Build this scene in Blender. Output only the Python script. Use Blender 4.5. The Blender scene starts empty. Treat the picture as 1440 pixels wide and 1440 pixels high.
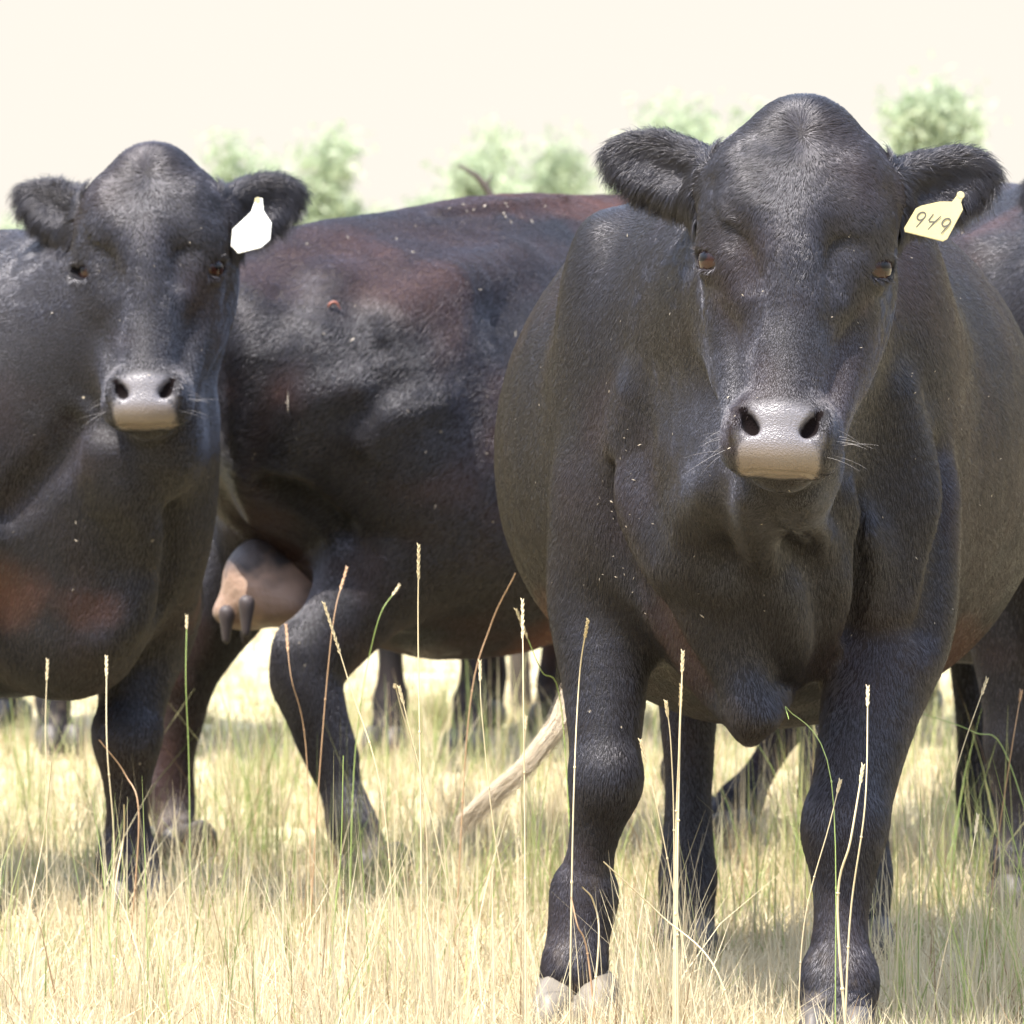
import bpy, math, time, os
import numpy as np
from mathutils import Vector, Matrix

DEV = ''
T0 = time.time()
R = math.radians
sc = bpy.context.scene
col = sc.collection

# ------------------------------------------------------------------ camera
FP = 8400.0 / 1440.0            # focal length in picture widths
HORIZON, CAMZ = 500.0, 1.07     # row of the horizon in the 1440 px photograph, camera height
cam_d = bpy.data.cameras.new('camera'); cam = bpy.data.objects.new('camera', cam_d); col.objects.link(cam)
cam.location = (0, 0, CAMZ); cam.rotation_euler = (R(90), 0, 0)
cam_d.sensor_width = 36; cam_d.lens = 36 * FP
cam_d.shift_y = -(720 - HORIZON) / 1440.0
cam_d.clip_start = 0.1; cam_d.clip_end = 3000
cam_d.dof.use_dof = True; cam_d.dof.focus_distance = 8.75; cam_d.dof.aperture_fstop = 13.0
sc.camera = cam

# ------------------------------------------------------------------ light
SUN_DIR = Vector((-0.30, -0.30, 0.90)).normalized()      # towards the sun
SUN_EL = math.asin(SUN_DIR.z); SUN_AZ = math.atan2(SUN_DIR.x, SUN_DIR.y)
w = bpy.data.worlds.new('World'); sc.world = w; w.use_nodes = True
nt = w.node_tree; nt.nodes.clear()
def N(nt, t, **kw):
    n = nt.nodes.new(t)
    for k, v in kw.items(): setattr(n, k, v)
    return n
sky = N(nt, 'ShaderNodeTexSky', sky_type='NISHITA'); sky.sun_disc = False
sky.sun_elevation = SUN_EL; sky.sun_rotation = SUN_AZ; sky.dust_density = 2.5; sky.air_density = 1.0
tc = N(nt, 'ShaderNodeTexCoord'); sx = N(nt, 'ShaderNodeSeparateXYZ'); nt.links.new(tc.outputs['Generated'], sx.inputs[0])
mr = N(nt, 'ShaderNodeMapRange'); mr.inputs['From Min'].default_value = 0.10; mr.inputs['From Max'].default_value = 0.45
mr.inputs['To Min'].default_value = 1.0; mr.inputs['To Max'].default_value = 0.12
nt.links.new(sx.outputs['Z'], mr.inputs['Value'])
veil = N(nt, 'ShaderNodeMixRGB'); veil.inputs['Color2'].default_value = (2.22, 2.07, 1.86, 1)   # bright thin haze cloud low down
nt.links.new(mr.outputs[0], veil.inputs['Fac']); nt.links.new(sky.outputs[0], veil.inputs['Color1'])
glow_fac = N(nt, 'ShaderNodeMapRange'); glow_fac.inputs['From Min'].default_value = 0.15; glow_fac.inputs['From Max'].default_value = 0.6; nt.links.new(sx.outputs['Z'], glow_fac.inputs['Value'])
glow = N(nt, 'ShaderNodeMixRGB', blend_type='ADD'); glow.inputs['Color2'].default_value = (2.3, 2.75, 3.7, 1)      # blue glow added to the overhead sky to lift ground shadows and coat sheen
nt.links.new(glow_fac.outputs[0], glow.inputs['Fac']); nt.links.new(veil.outputs[0], glow.inputs['Color1'])
bg = N(nt, 'ShaderNodeBackground'); bg.inputs['Strength'].default_value = 0.15
nt.links.new(glow.outputs[0], bg.inputs[0])
wo = N(nt, 'ShaderNodeOutputWorld'); nt.links.new(bg.outputs[0], wo.inputs[0])
sun_d = bpy.data.lights.new('sun', 'SUN'); sun_d.energy = 3.7; sun_d.angle = R(0.5); sun_d.color = (1.0, 0.95, 0.87)
sun = bpy.data.objects.new('sun', sun_d); col.objects.link(sun)
sun.rotation_euler = SUN_DIR.to_track_quat('Z', 'Y').to_euler(); sun.location = (0, 0, 30)
sc.view_settings.view_transform = 'Standard'; sc.view_settings.look = 'None'
sc.view_settings.exposure = 1.62; sc.view_settings.gamma = 1.0
sc.cycles.use_adaptive_sampling = True
sc.cycles.max_bounces = 6; sc.cycles.diffuse_bounces = 3; sc.cycles.glossy_bounces = 2; sc.cycles.transmission_bounces = 3
sc.cycles.transparent_max_bounces = 8
sc.cycles.use_denoising = True
sc.render.hair_type = 'STRIP'

def P(px, py, d):
    return Vector(((px - 720) / 8400.0 * d, d, CAMZ - (py - HORIZON) / 8400.0 * d))

# ------------------------------------------------------------------ object helpers
def tag(o, label=None, cat=None, group=None, kind=None):
    if label: o['label'] = label
    if cat: o['category'] = cat
    if group: o['group'] = group
    if kind: o['kind'] = kind
    return o
def mesh_np(name, verts, faces, mats, smooth=True, attrs=None, parent=None, fmat=None):
    """faces: (n,k) int array with k = 3 or 4"""
    verts = np.asarray(verts, np.float32); faces = np.asarray(faces, np.int32)
    me = bpy.data.meshes.new(name); k = faces.shape[1]; nf = len(faces)
    me.vertices.add(len(verts)); me.vertices.foreach_set('co', verts.ravel())
    me.loops.add(nf * k); me.loops.foreach_set('vertex_index', faces.ravel())
    me.polygons.add(nf); me.polygons.foreach_set('loop_start', np.arange(0, nf * k, k, dtype=np.int32))
    me.polygons.foreach_set('loop_total', np.full(nf, k, np.int32))
    if fmat is not None: me.polygons.foreach_set('material_index', np.asarray(fmat, np.int32))
    for a, v in (attrs or {}).items():
        v = np.asarray(v, np.float32)
        if v.ndim == 1:
            at = me.attributes.new(a, 'FLOAT', 'POINT'); at.data.foreach_set('value', v)
        else:
            at = me.attributes.new(a, 'FLOAT_VECTOR', 'POINT'); at.data.foreach_set('vector', v.ravel())
    for m in (mats if isinstance(mats, (list, tuple)) else [mats]): me.materials.append(m)
    me.update(calc_edges=True)
    me.polygons.foreach_set('use_smooth', np.full(nf, smooth, bool))
    o = bpy.data.objects.new(name, me); col.objects.link(o)
    if parent: o.parent = parent
    return o

# ------------------------------------------------------------------ numpy noise
def vnoise(p, seed=0):
    """value noise in [0,1], p (n,3)"""
    pi = np.floor(p).astype(np.int64); f = p - pi; f = f * f * (3 - 2 * f)
    def h(ix, iy, iz):
        n = (ix * 374761393 + iy * 668265263 + iz * 2147483647 + seed * 974634777) & 0xffffffff
        n = ((n ^ (n >> 13)) * 1274126177) & 0xffffffff
        n = ((n ^ (n >> 16)) * 2246822519) & 0xffffffff
        return ((n ^ (n >> 15)) & 0xffff) / 65535.0
    r = 0
    for dx in (0, 1):
        for dy in (0, 1):
            for dz in (0, 1):
                wgt = (f[:, 0] if dx else 1 - f[:, 0]) * (f[:, 1] if dy else 1 - f[:, 1]) * (f[:, 2] if dz else 1 - f[:, 2])
                r = r + wgt * h(pi[:, 0] + dx, pi[:, 1] + dy, pi[:, 2] + dz)
    return r
def fbm(p, seed=0, o=3):
    r = 0; a = 0.5; s = 0
    for i in range(o):
        r = r + a * vnoise(p * (2 ** i), seed + i); s += a; a *= 0.5
    return r / s
def sstep(a, b, x):
    t = np.clip((x - a) / (b - a), 0, 1); return t * t * (3 - 2 * t)

# ------------------------------------------------------------------ implicit sculpting
class Clay:
    """smooth-blended solids; meshed into ONE continuous surface"""
    def __init__(s): s.pr = []; s.frame = (np.eye(3), np.zeros(3)); s.post = None
    def set(s, Rm=None, o=None):
        s.frame = (np.eye(3) if Rm is None else np.asarray(Rm, float), np.zeros(3) if o is None else np.asarray(o, float))
    def _w(s, p): return s.frame[0] @ np.asarray(p, float) + s.frame[1]
    def ell(s, c, r, k=.04, rot=None, op=1):
        """ellipsoid; rot = 3 Euler degrees"""
        M = s.frame[0]
        if rot is not None: M = M @ np.array(Matrix.Rotation(R(rot[2]), 3, 'Z') @ Matrix.Rotation(R(rot[1]), 3, 'Y') @ Matrix.Rotation(R(rot[0]), 3, 'X'))
        s.pr.append(('e', s._w(c), max(r), k, op, M, np.array(r, float)))
    def ellM(s, c, r, M, k=.02, op=1):
        s.pr.append(('e', s._w(c), max(r), k, op, s.frame[0] @ np.asarray(M), np.array(r, float)))
    def rbox(s, c, h, rr, k=.03, rot=None, op=1):
        M = s.frame[0]
        if rot is not None: M = M @ np.array(Matrix.Rotation(R(rot[2]), 3, 'Z') @ Matrix.Rotation(R(rot[1]), 3, 'Y') @ Matrix.Rotation(R(rot[0]), 3, 'X'))
        s.pr.append(('b', s._w(c), float(np.linalg.norm(h)) + rr, k, op, M, (np.array(h, float), rr)))
    def chain(s, pts, k=.05, sub=5, op=1, sc=(1, 1, 1)):
        """spline tube through (x,y,z,r); sc squeezes space (>1 = thinner that way), in the current frame's parent axes"""
        q = np.array([list(s._w(p[:3])) + [p[3]] for p in pts], float)
        e = np.vstack([2 * q[0] - q[1], q, 2 * q[-1] - q[-2]]); out = []
        for i in range(1, len(e) - 2):
            for t in np.arange(sub) / sub:
                a, b, c, d = e[i - 1], e[i], e[i + 1], e[i + 2]
                out.append(.5 * ((2 * b) + (-a + c) * t + (2 * a - 5 * b + 4 * c - d) * t * t + (-a + 3 * b - 3 * c + d) * t ** 3))
        out.append(e[-2]); out = np.array(out); out[:, 3] = np.maximum(out[:, 3], .002)
        c = out[:, :3].mean(0); rad = (np.linalg.norm(out[:, :3] - c, axis=1) + out[:, 3]).max()
        s.pr.append(('c', c, rad, k, op, np.array(sc, float), out))
    def one(s, q, p, segs=None):
        t, c, rad, k, op, M, r = q
        if t == 'e':
            l = ((p - c) @ M).astype(np.float32, copy=False) / r.astype(np.float32); l2 = l / r.astype(np.float32)
            k0 = np.sqrt(np.einsum('ij,ij->i', l, l)); k1 = np.sqrt(np.einsum('ij,ij->i', l2, l2)) + np.float32(1e-9)
            return np.where(k0 < 1e-3, np.float32(-r.min()), k0 * (k0 - 1) / k1)
        if t == 'b':
            l = np.abs((p - c) @ M) - r[0]; m = np.maximum(l, 0)
            return np.sqrt(np.einsum('ij,ij->i', m, m)) + np.minimum(l.max(1), 0) - r[1]
        ps = p * M; best = None
        A = r[:-1, :3] * M; B = r[1:, :3] * M
        for i in (range(len(A)) if segs is None else segs):
            ab = B[i] - A[i]; v = ps - A[i]; tt = np.minimum(np.maximum((v @ ab) * (1 / max((ab * ab).sum(), 1e-9)), 0), 1)
            v -= tt[:, None] * ab
            d = np.sqrt(np.einsum('ij,ij->i', v, v)) - (r[i, 3] + tt * (r[i + 1, 3] - r[i, 3]))
            if best is None: best = d
            else: kk = min(.008, .15 * r[i, 3]); h = np.maximum(kk - np.abs(best - d), 0); best = np.minimum(best, d) - h * h * (.25 / kk)
        return best / M.max()
    def combine(s, d, x, k, op):
        if op == 1: h = np.maximum(k - np.abs(x - d), 0) / k; return np.minimum(x, d) - h * h * k * .25
        x = -x; h = np.maximum(k - np.abs(x - d), 0) / k; return np.maximum(x, d) + h * h * k * .25
    def ev(s, p, cand=None):
        """cand: list of (primitive, segment subset)"""
        d = np.full(len(p), 0.25)
        for q, sg in ([(q, None) for q in s.pr] if cand is None else cand): d = s.combine(d, s.one(q, p, sg), q[3], q[4])
        if s.post is not None:
            nz = np.abs(d) < .05
            if nz.any(): d[nz] = s.post(p[nz], d[nz])
        return d
    def cands(s, cc, br):
        """primitives (and spline segments) that matter within distance br of the point cc"""
        if not hasattr(s, '_C') or len(s._C) != len(s.pr): s._C = np.array([q[1] for q in s.pr]); s._R = np.array([q[2] + q[3] + .03 for q in s.pr])
        out = []
        for i in np.nonzero(np.linalg.norm(s._C - cc, axis=1) < s._R + br)[0]:
            q = s.pr[i]
            if q[0] == 'c':
                M, r = q[5], q[6]; ps = cc * M; A = r[:-1, :3] * M; B = r[1:, :3] * M; ab = B - A
                tt = np.clip(((ps - A) * ab).sum(1) / np.maximum((ab * ab).sum(1), 1e-9), 0, 1); v = ps - A - tt[:, None] * ab
                dd = np.sqrt((v * v).sum(1)) - (r[:-1, 3] + tt * (r[1:, 3] - r[:-1, 3])); mg = 2 * br * M.max() + .035; mn = dd.min()
                if mn / M.max() > br + q[3] + .03: continue
                out.append((q, np.nonzero(dd <= mn + mg)[0]))
            elif q[0] == 'e' and q[4] == 1:
                dv = s.one(q, cc[None])[0]
                if dv * .5 > br + q[3] + .03: continue
                out.append((q, None))
            else: out.append((q, None))
        return out
    def evb(s, p, B=.09, grad=False, e=.0012):
        key = np.floor(p / B).astype(np.int64); kk = (key[:, 0] + 500) * 1000000 + (key[:, 1] + 500) * 1000 + key[:, 2] + 500
        o = np.argsort(kk, kind='stable'); ks = kk[o]; st = np.r_[0, np.nonzero(np.diff(ks))[0] + 1, len(ks)]
        d = np.empty(len(p)); G = np.empty((len(p), 3)) if grad else None
        T = np.array([[1, -1, -1], [-1, -1, 1], [-1, 1, -1], [1, 1, 1]], float)
        for a, b in zip(st[:-1], st[1:]):
            ix = o[a:b]; cc = (key[ix[0]] + .5) * B; cd = s.cands(cc, B * .87 + .003)
            if not grad: d[ix] = s.ev(p[ix], cd); continue
            x = p[ix]; v = s.ev((x[None] + T[:, None] * e).reshape(-1, 3), cd).reshape(4, -1)
            d[ix] = v.mean(0); g = v.T @ T; G[ix] = g / (np.linalg.norm(g, axis=1, keepdims=True) + 1e-12)
        return (d, G) if grad else d
    def grad(s, p): return s.evb(p, grad=True)[1]
    def mesh(s, h, levels=0, crop=None):
        lo = np.min([q[1] - q[2] for q in s.pr if q[4] == 1], 0) - 2 * h; hi = np.max([q[1] + q[2] for q in s.pr if q[4] == 1], 0) + 2 * h
        if crop is not None: lo = np.maximum(lo, crop[0]); hi = np.minimum(hi, crop[1])
        NB = 8; nb = np.ceil((hi - lo) / (h * NB)).astype(int) + 1; n = nb * NB + 1; post, s.post = s.post, None
        ax = [lo[i] + h * np.arange(n[i]) for i in range(3)]
        D = np.full(n, .25, np.float32); known = np.zeros(n, bool); bl = h * NB; br = bl * .87
        off = (np.stack(np.meshgrid(*[np.arange(NB + 1)] * 3, indexing='ij'), -1).reshape(-1, 3)) * h
        cc = lo + (np.stack(np.meshgrid(*[np.arange(k) for k in nb], indexing='ij'), -1).reshape(-1, 3) + .5) * bl
        dc = np.concatenate([s.evb(cc[i:i + 60000], B=.25) for i in range(0, len(cc), 60000)])
        inside = dc < 0
        Bd = dc.reshape(nb)
        for bi in np.argwhere(np.abs(Bd) < br + .09):
            c_ = lo + (bi + .5) * bl; cd = s.cands(c_, br)
            v = s.ev(lo + bi * bl + off, cd).reshape((NB + 1,) * 3); a = bi * NB; sl = tuple(slice(a[i], a[i] + NB + 1) for i in range(3))
            D[sl] = v; known[sl] = True
        big = np.repeat(np.repeat(np.repeat(Bd, NB, 0), NB, 1), NB, 2); m_ = ~known[:-1, :-1, :-1]; D[:-1, :-1, :-1][m_] = big[m_]
        s.post = post
        D[[0, -1]] = np.maximum(D[[0, -1]], .01); D[:, [0, -1]] = np.maximum(D[:, [0, -1]], .01); D[:, :, [0, -1]] = np.maximum(D[:, :, [0, -1]], .01)
        I = D < 0
        cell = np.zeros(np.array(n) - 1, np.int8)
        for dx in (0, 1):
            for dy in (0, 1):
                for dz in (0, 1): cell += I[dx:n[0] - 1 + dx, dy:n[1] - 1 + dy, dz:n[2] - 1 + dz]
        act = (cell > 0) & (cell < 8); ci = np.argwhere(act); idx = np.full(act.shape, -1, np.int32); idx[act] = np.arange(len(ci))
        acc = np.zeros((len(ci), 3)); cnt = np.zeros(len(ci))
        co = [(0, 0, 0), (1, 0, 0), (0, 1, 0), (1, 1, 0), (0, 0, 1), (1, 0, 1), (0, 1, 1), (1, 1, 1)]
        for i in range(8):
            for j in range(i + 1, 8):
                A, B = np.array(co[i]), np.array(co[j])
                if np.abs(A - B).sum() != 1: continue
                da = D[tuple((ci + A).T)]; db = D[tuple((ci + B).T)]; m = (da < 0) != (db < 0)
                t = np.where(m, da / np.where(m, da - db, 1), 0)
                acc[m] += (A + t[:, None] * (B - A))[m]; cnt[m] += 1
        V = lo + h * (ci + acc / cnt[:, None])
        F = []
        for axi in range(3):
            u, v = (axi + 1) % 3, (axi + 2) % 3
            s0 = [slice(None)] * 3; s1 = [slice(None)] * 3
            s0[axi] = slice(0, -1); s1[axi] = slice(1, None)
            a, b = I[tuple(s0)], I[tuple(s1)]; e = np.argwhere(a != b)
            ok = (e[:, u] > 0) & (e[:, v] > 0) & (e[:, u] < n[u] - 1) & (e[:, v] < n[v] - 1); e = e[ok]
            fl = a[tuple(e.T)]
            U = np.zeros(3, int); U[u] = 1; W = np.zeros(3, int); W[v] = 1
            q = np.stack([idx[tuple((e - U - W).T)], idx[tuple((e - W).T)], idx[tuple(e.T)], idx[tuple((e - U).T)]], 1)
            q[~fl] = q[~fl][:, ::-1]; F.append(q)
        F = np.vstack(F)
        # keep only the largest connected piece
        lab = np.arange(len(V)); E = np.vstack([F[:, [0, 1]], F[:, [1, 2]], F[:, [2, 3]], F[:, [3, 0]]])
        for _ in range(400):
            nl = lab.copy(); np.minimum.at(nl, E[:, 0], lab[E[:, 1]]); np.minimum.at(nl, E[:, 1], lab[E[:, 0]]); nl = nl[nl]
            if (nl == lab).all(): break
            lab = nl
        big_ = np.bincount(lab).argmax(); keep = lab == big_; mp = np.cumsum(keep) - 1; F = mp[F[keep[F[:, 0]]]]; V = V[keep]
        def proj(V, h, f=.9): d, g = s.evb(V, grad=True); return V - np.clip(d, -h, h)[:, None] * g * f
        V = proj(V, h)
        E = np.vstack([F[:, [0, 1]], F[:, [1, 2]], F[:, [2, 3]], F[:, [3, 0]]]); c = np.bincount(E[:, 0], minlength=len(V)) + np.bincount(E[:, 1], minlength=len(V))
        for _ in range(2):
            A = np.stack([np.bincount(E[:, 0], V[E[:, 1], ii], len(V)) + np.bincount(E[:, 1], V[E[:, 0], ii], len(V)) for ii in range(3)], 1); V = V * .4 + .6 * A / np.maximum(c, 1)[:, None]
        V = proj(V, h)
        for L in range(levels): V, F = split(V, F); V = proj(V, h / 2 ** L)
        return V, F
def face_normals_to_verts(V, F):
    n = np.cross(V[F[:, 2]] - V[F[:, 0]], V[F[:, 3]] - V[F[:, 1]]); A = np.zeros_like(V)
    for i in range(3):
        for k in range(4): A[:, i] += np.bincount(F[:, k], n[:, i], len(V))
    return A / (np.linalg.norm(A, axis=1, keepdims=True) + 1e-12)
def split(V, F):
    n = len(V); E = np.vstack([F[:, [0, 1]], F[:, [1, 2]], F[:, [2, 3]], F[:, [3, 0]]]); Es = np.sort(E, 1)
    key = Es[:, 0].astype(np.int64) * n + Es[:, 1]; uq, inv = np.unique(key, return_inverse=True)
    a, b = uq // n, uq % n; M = .5 * (V[a] + V[b]); C = V[F].mean(1)
    nf = len(F); em = (inv + n).reshape(4, nf).T; fc = n + len(uq) + np.arange(nf)
    Q = np.vstack([np.stack([F[:, i], em[:, i], fc, em[:, i - 1]], 1) for i in range(4)])
    return np.vstack([V, M, C]), Q

# ------------------------------------------------------------------ materials
def mat(name):
    m = bpy.data.materials.new(name); m.use_nodes = True; nt = m.node_tree; nt.nodes.clear()
    out = N(nt, 'ShaderNodeOutputMaterial'); b = N(nt, 'ShaderNodeBsdfPrincipled'); nt.links.new(b.outputs[0], out.inputs[0])
    return m, nt, b, out
def attr(nt, name): a = N(nt, 'ShaderNodeAttribute'); a.attribute_name = name; return a
def mixc(nt, fac, a, b):
    n = N(nt, 'ShaderNodeMixRGB')
    for s, v in ((0, fac), (1, a), (2, b)):
        if hasattr(v, 'links') or hasattr(v, 'is_linked'): nt.links.new(v, n.inputs[s])
        else: n.inputs[s].default_value = v if s == 0 else (*v, 1)
    return n.outputs[0]
def ramp(nt, src, pts):
    r = N(nt, 'ShaderNodeValToRGB'); nt.links.new(src, r.inputs[0])
    el = r.color_ramp.elements
    while len(el) < len(pts): el.new(.5)
    for e, (p, c) in zip(el, pts): e.position = p; e.color = (*c, 1)
    return r.outputs[0]
def noise(nt, scale, detail=4, vec=None, rough=.55):
    n = N(nt, 'ShaderNodeTexNoise'); n.inputs['Scale'].default_value = scale; n.inputs['Detail'].default_value = detail; n.inputs['Roughness'].default_value = rough
    if vec is not None: nt.links.new(vec, n.inputs['Vector'])
    return n.outputs['Fac']
def objco(nt, sc=(1, 1, 1)):
    t = N(nt, 'ShaderNodeTexCoord'); m = N(nt, 'ShaderNodeMapping'); m.inputs['Scale'].default_value = sc
    nt.links.new(t.outputs['Object'], m.inputs[0]); return m.outputs[0]
def bump(nt, b, h, strength, dist):
    n = N(nt, 'ShaderNodeBump'); n.inputs['Strength'].default_value = strength; n.inputs['Distance'].default_value = dist
    nt.links.new(h, n.inputs['Height']); nt.links.new(n.outputs[0], b.inputs['Normal'])

def coat_material(name, black=(.008, .007, .008), spec=.2, rough=.6):
    m, nt, b, out = mat(name)
    co = objco(nt)
    nz = noise(nt, 9, 5, co)
    base = mixc(nt, nz, tuple(c * .75 for c in black), tuple(c * 1.5 for c in black))
    base = mixc(nt, attr(nt, 'rust').outputs['Fac'], base, (.085, .032, .018))
    base = mixc(nt, attr(nt, 'dust').outputs['Fac'], base, (.17, .135, .10))
    # pale specks of chaff caught in the coat
    vo = N(nt, 'ShaderNodeTexVoronoi'); vo.inputs['Scale'].default_value = 22; nt.links.new(co, vo.inputs['Vector'])
    lt = N(nt, 'ShaderNodeMath', operation='LESS_THAN'); lt.inputs[1].default_value = .055; nt.links.new(vo.outputs['Distance'], lt.inputs[0])
    sep = N(nt, 'ShaderNodeSeparateColor'); nt.links.new(vo.outputs['Color'], sep.inputs[0])
    gt = N(nt, 'ShaderNodeMath', operation='GREATER_THAN'); gt.inputs[1].default_value = .86; nt.links.new(sep.outputs[0], gt.inputs[0])
    mu = N(nt, 'ShaderNodeMath', operation='MULTIPLY'); nt.links.new(lt.outputs[0], mu.inputs[0]); nt.links.new(gt.outputs[0], mu.inputs[1])
    base = mixc(nt, mu.outputs[0], base, (.42, .36, .27))
    # nose pad
    nose = attr(nt, 'nose').outputs['Fac']
    base = mixc(nt, nose, base, (.110, .100, .104))
    base = mixc(nt, attr(nt, 'lip').outputs['Fac'], base, (.135, .105, .085))
    base = mixc(nt, attr(nt, 'pit').outputs['Fac'], base, (.008, .006, .006))
    nt.links.new(base, b.inputs['Base Color'])
    sp = mixc(nt, attr(nt, 'pit').outputs['Fac'], mixc(nt, attr(nt, 'nose').outputs['Fac'], (spec,) * 3, (.6, .6, .6)), (0, 0, 0)); nt.links.new(sp, b.inputs['Specular IOR Level'])
    rr = mixc(nt, nose, (rough,) * 3, (.33,) * 3); nt.links.new(rr, b.inputs['Roughness'])
    b.inputs['Sheen Weight'].default_value = .04; b.inputs['Sheen Roughness'].default_value = .4; b.inputs['Sheen Tint'].default_value = (.6, .62, .7, 1)
    hgt = N(nt, 'ShaderNodeMath', operation='ADD'); a1 = noise(nt, 260, 2, co)
    cells = N(nt, 'ShaderNodeTexVoronoi'); cells.inputs['Scale'].default_value = 420; nt.links.new(co, cells.inputs['Vector'])
    nt.links.new(a1, hgt.inputs[0]); nt.links.new(cells.outputs['Distance'], hgt.inputs[1])
    bump(nt, b, hgt.outputs[0], .35, .0025)
    return m
def fur_material(name, black=(.0115, .0098, .0118), rough=.38):
    m, nt, b, out = mat(name)
    hi = N(nt, 'ShaderNodeHairInfo')
    base = mixc(nt, hi.outputs['Random'], tuple(c * .6 for c in black), tuple(c * 1.5 for c in black))
    base = mixc(nt, attr(nt, 'rust').outputs['Fac'], base, (.115, .042, .022))
    base = mixc(nt, attr(nt, 'dust').outputs['Fac'], base, (.20, .16, .12))
    nt.links.new(base, b.inputs['Base Color'])
    b.inputs['Specular IOR Level'].default_value = .75; b.inputs['Specular Tint'].default_value = (.96, .94, 1.0, 1); b.inputs['Roughness'].default_value = rough
    return m
M_COAT = coat_material('black coat')
M_FUR = fur_material('black hair')

M_CHAFF, _nt, _b, _o = mat('pale chaff'); _nt.links.new(mixc(_nt, noise(_nt, 300, 2, objco(_nt)), (.30, .24, .17), (.62, .56, .46)), _b.inputs['Base Color'])
# ------------------------------------------------------------------ cow builder
def rotz(a): c, s_ = math.cos(a), math.sin(a); return np.array([[c, -s_, 0], [s_, c, 0], [0, 0, 1.]])

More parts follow.
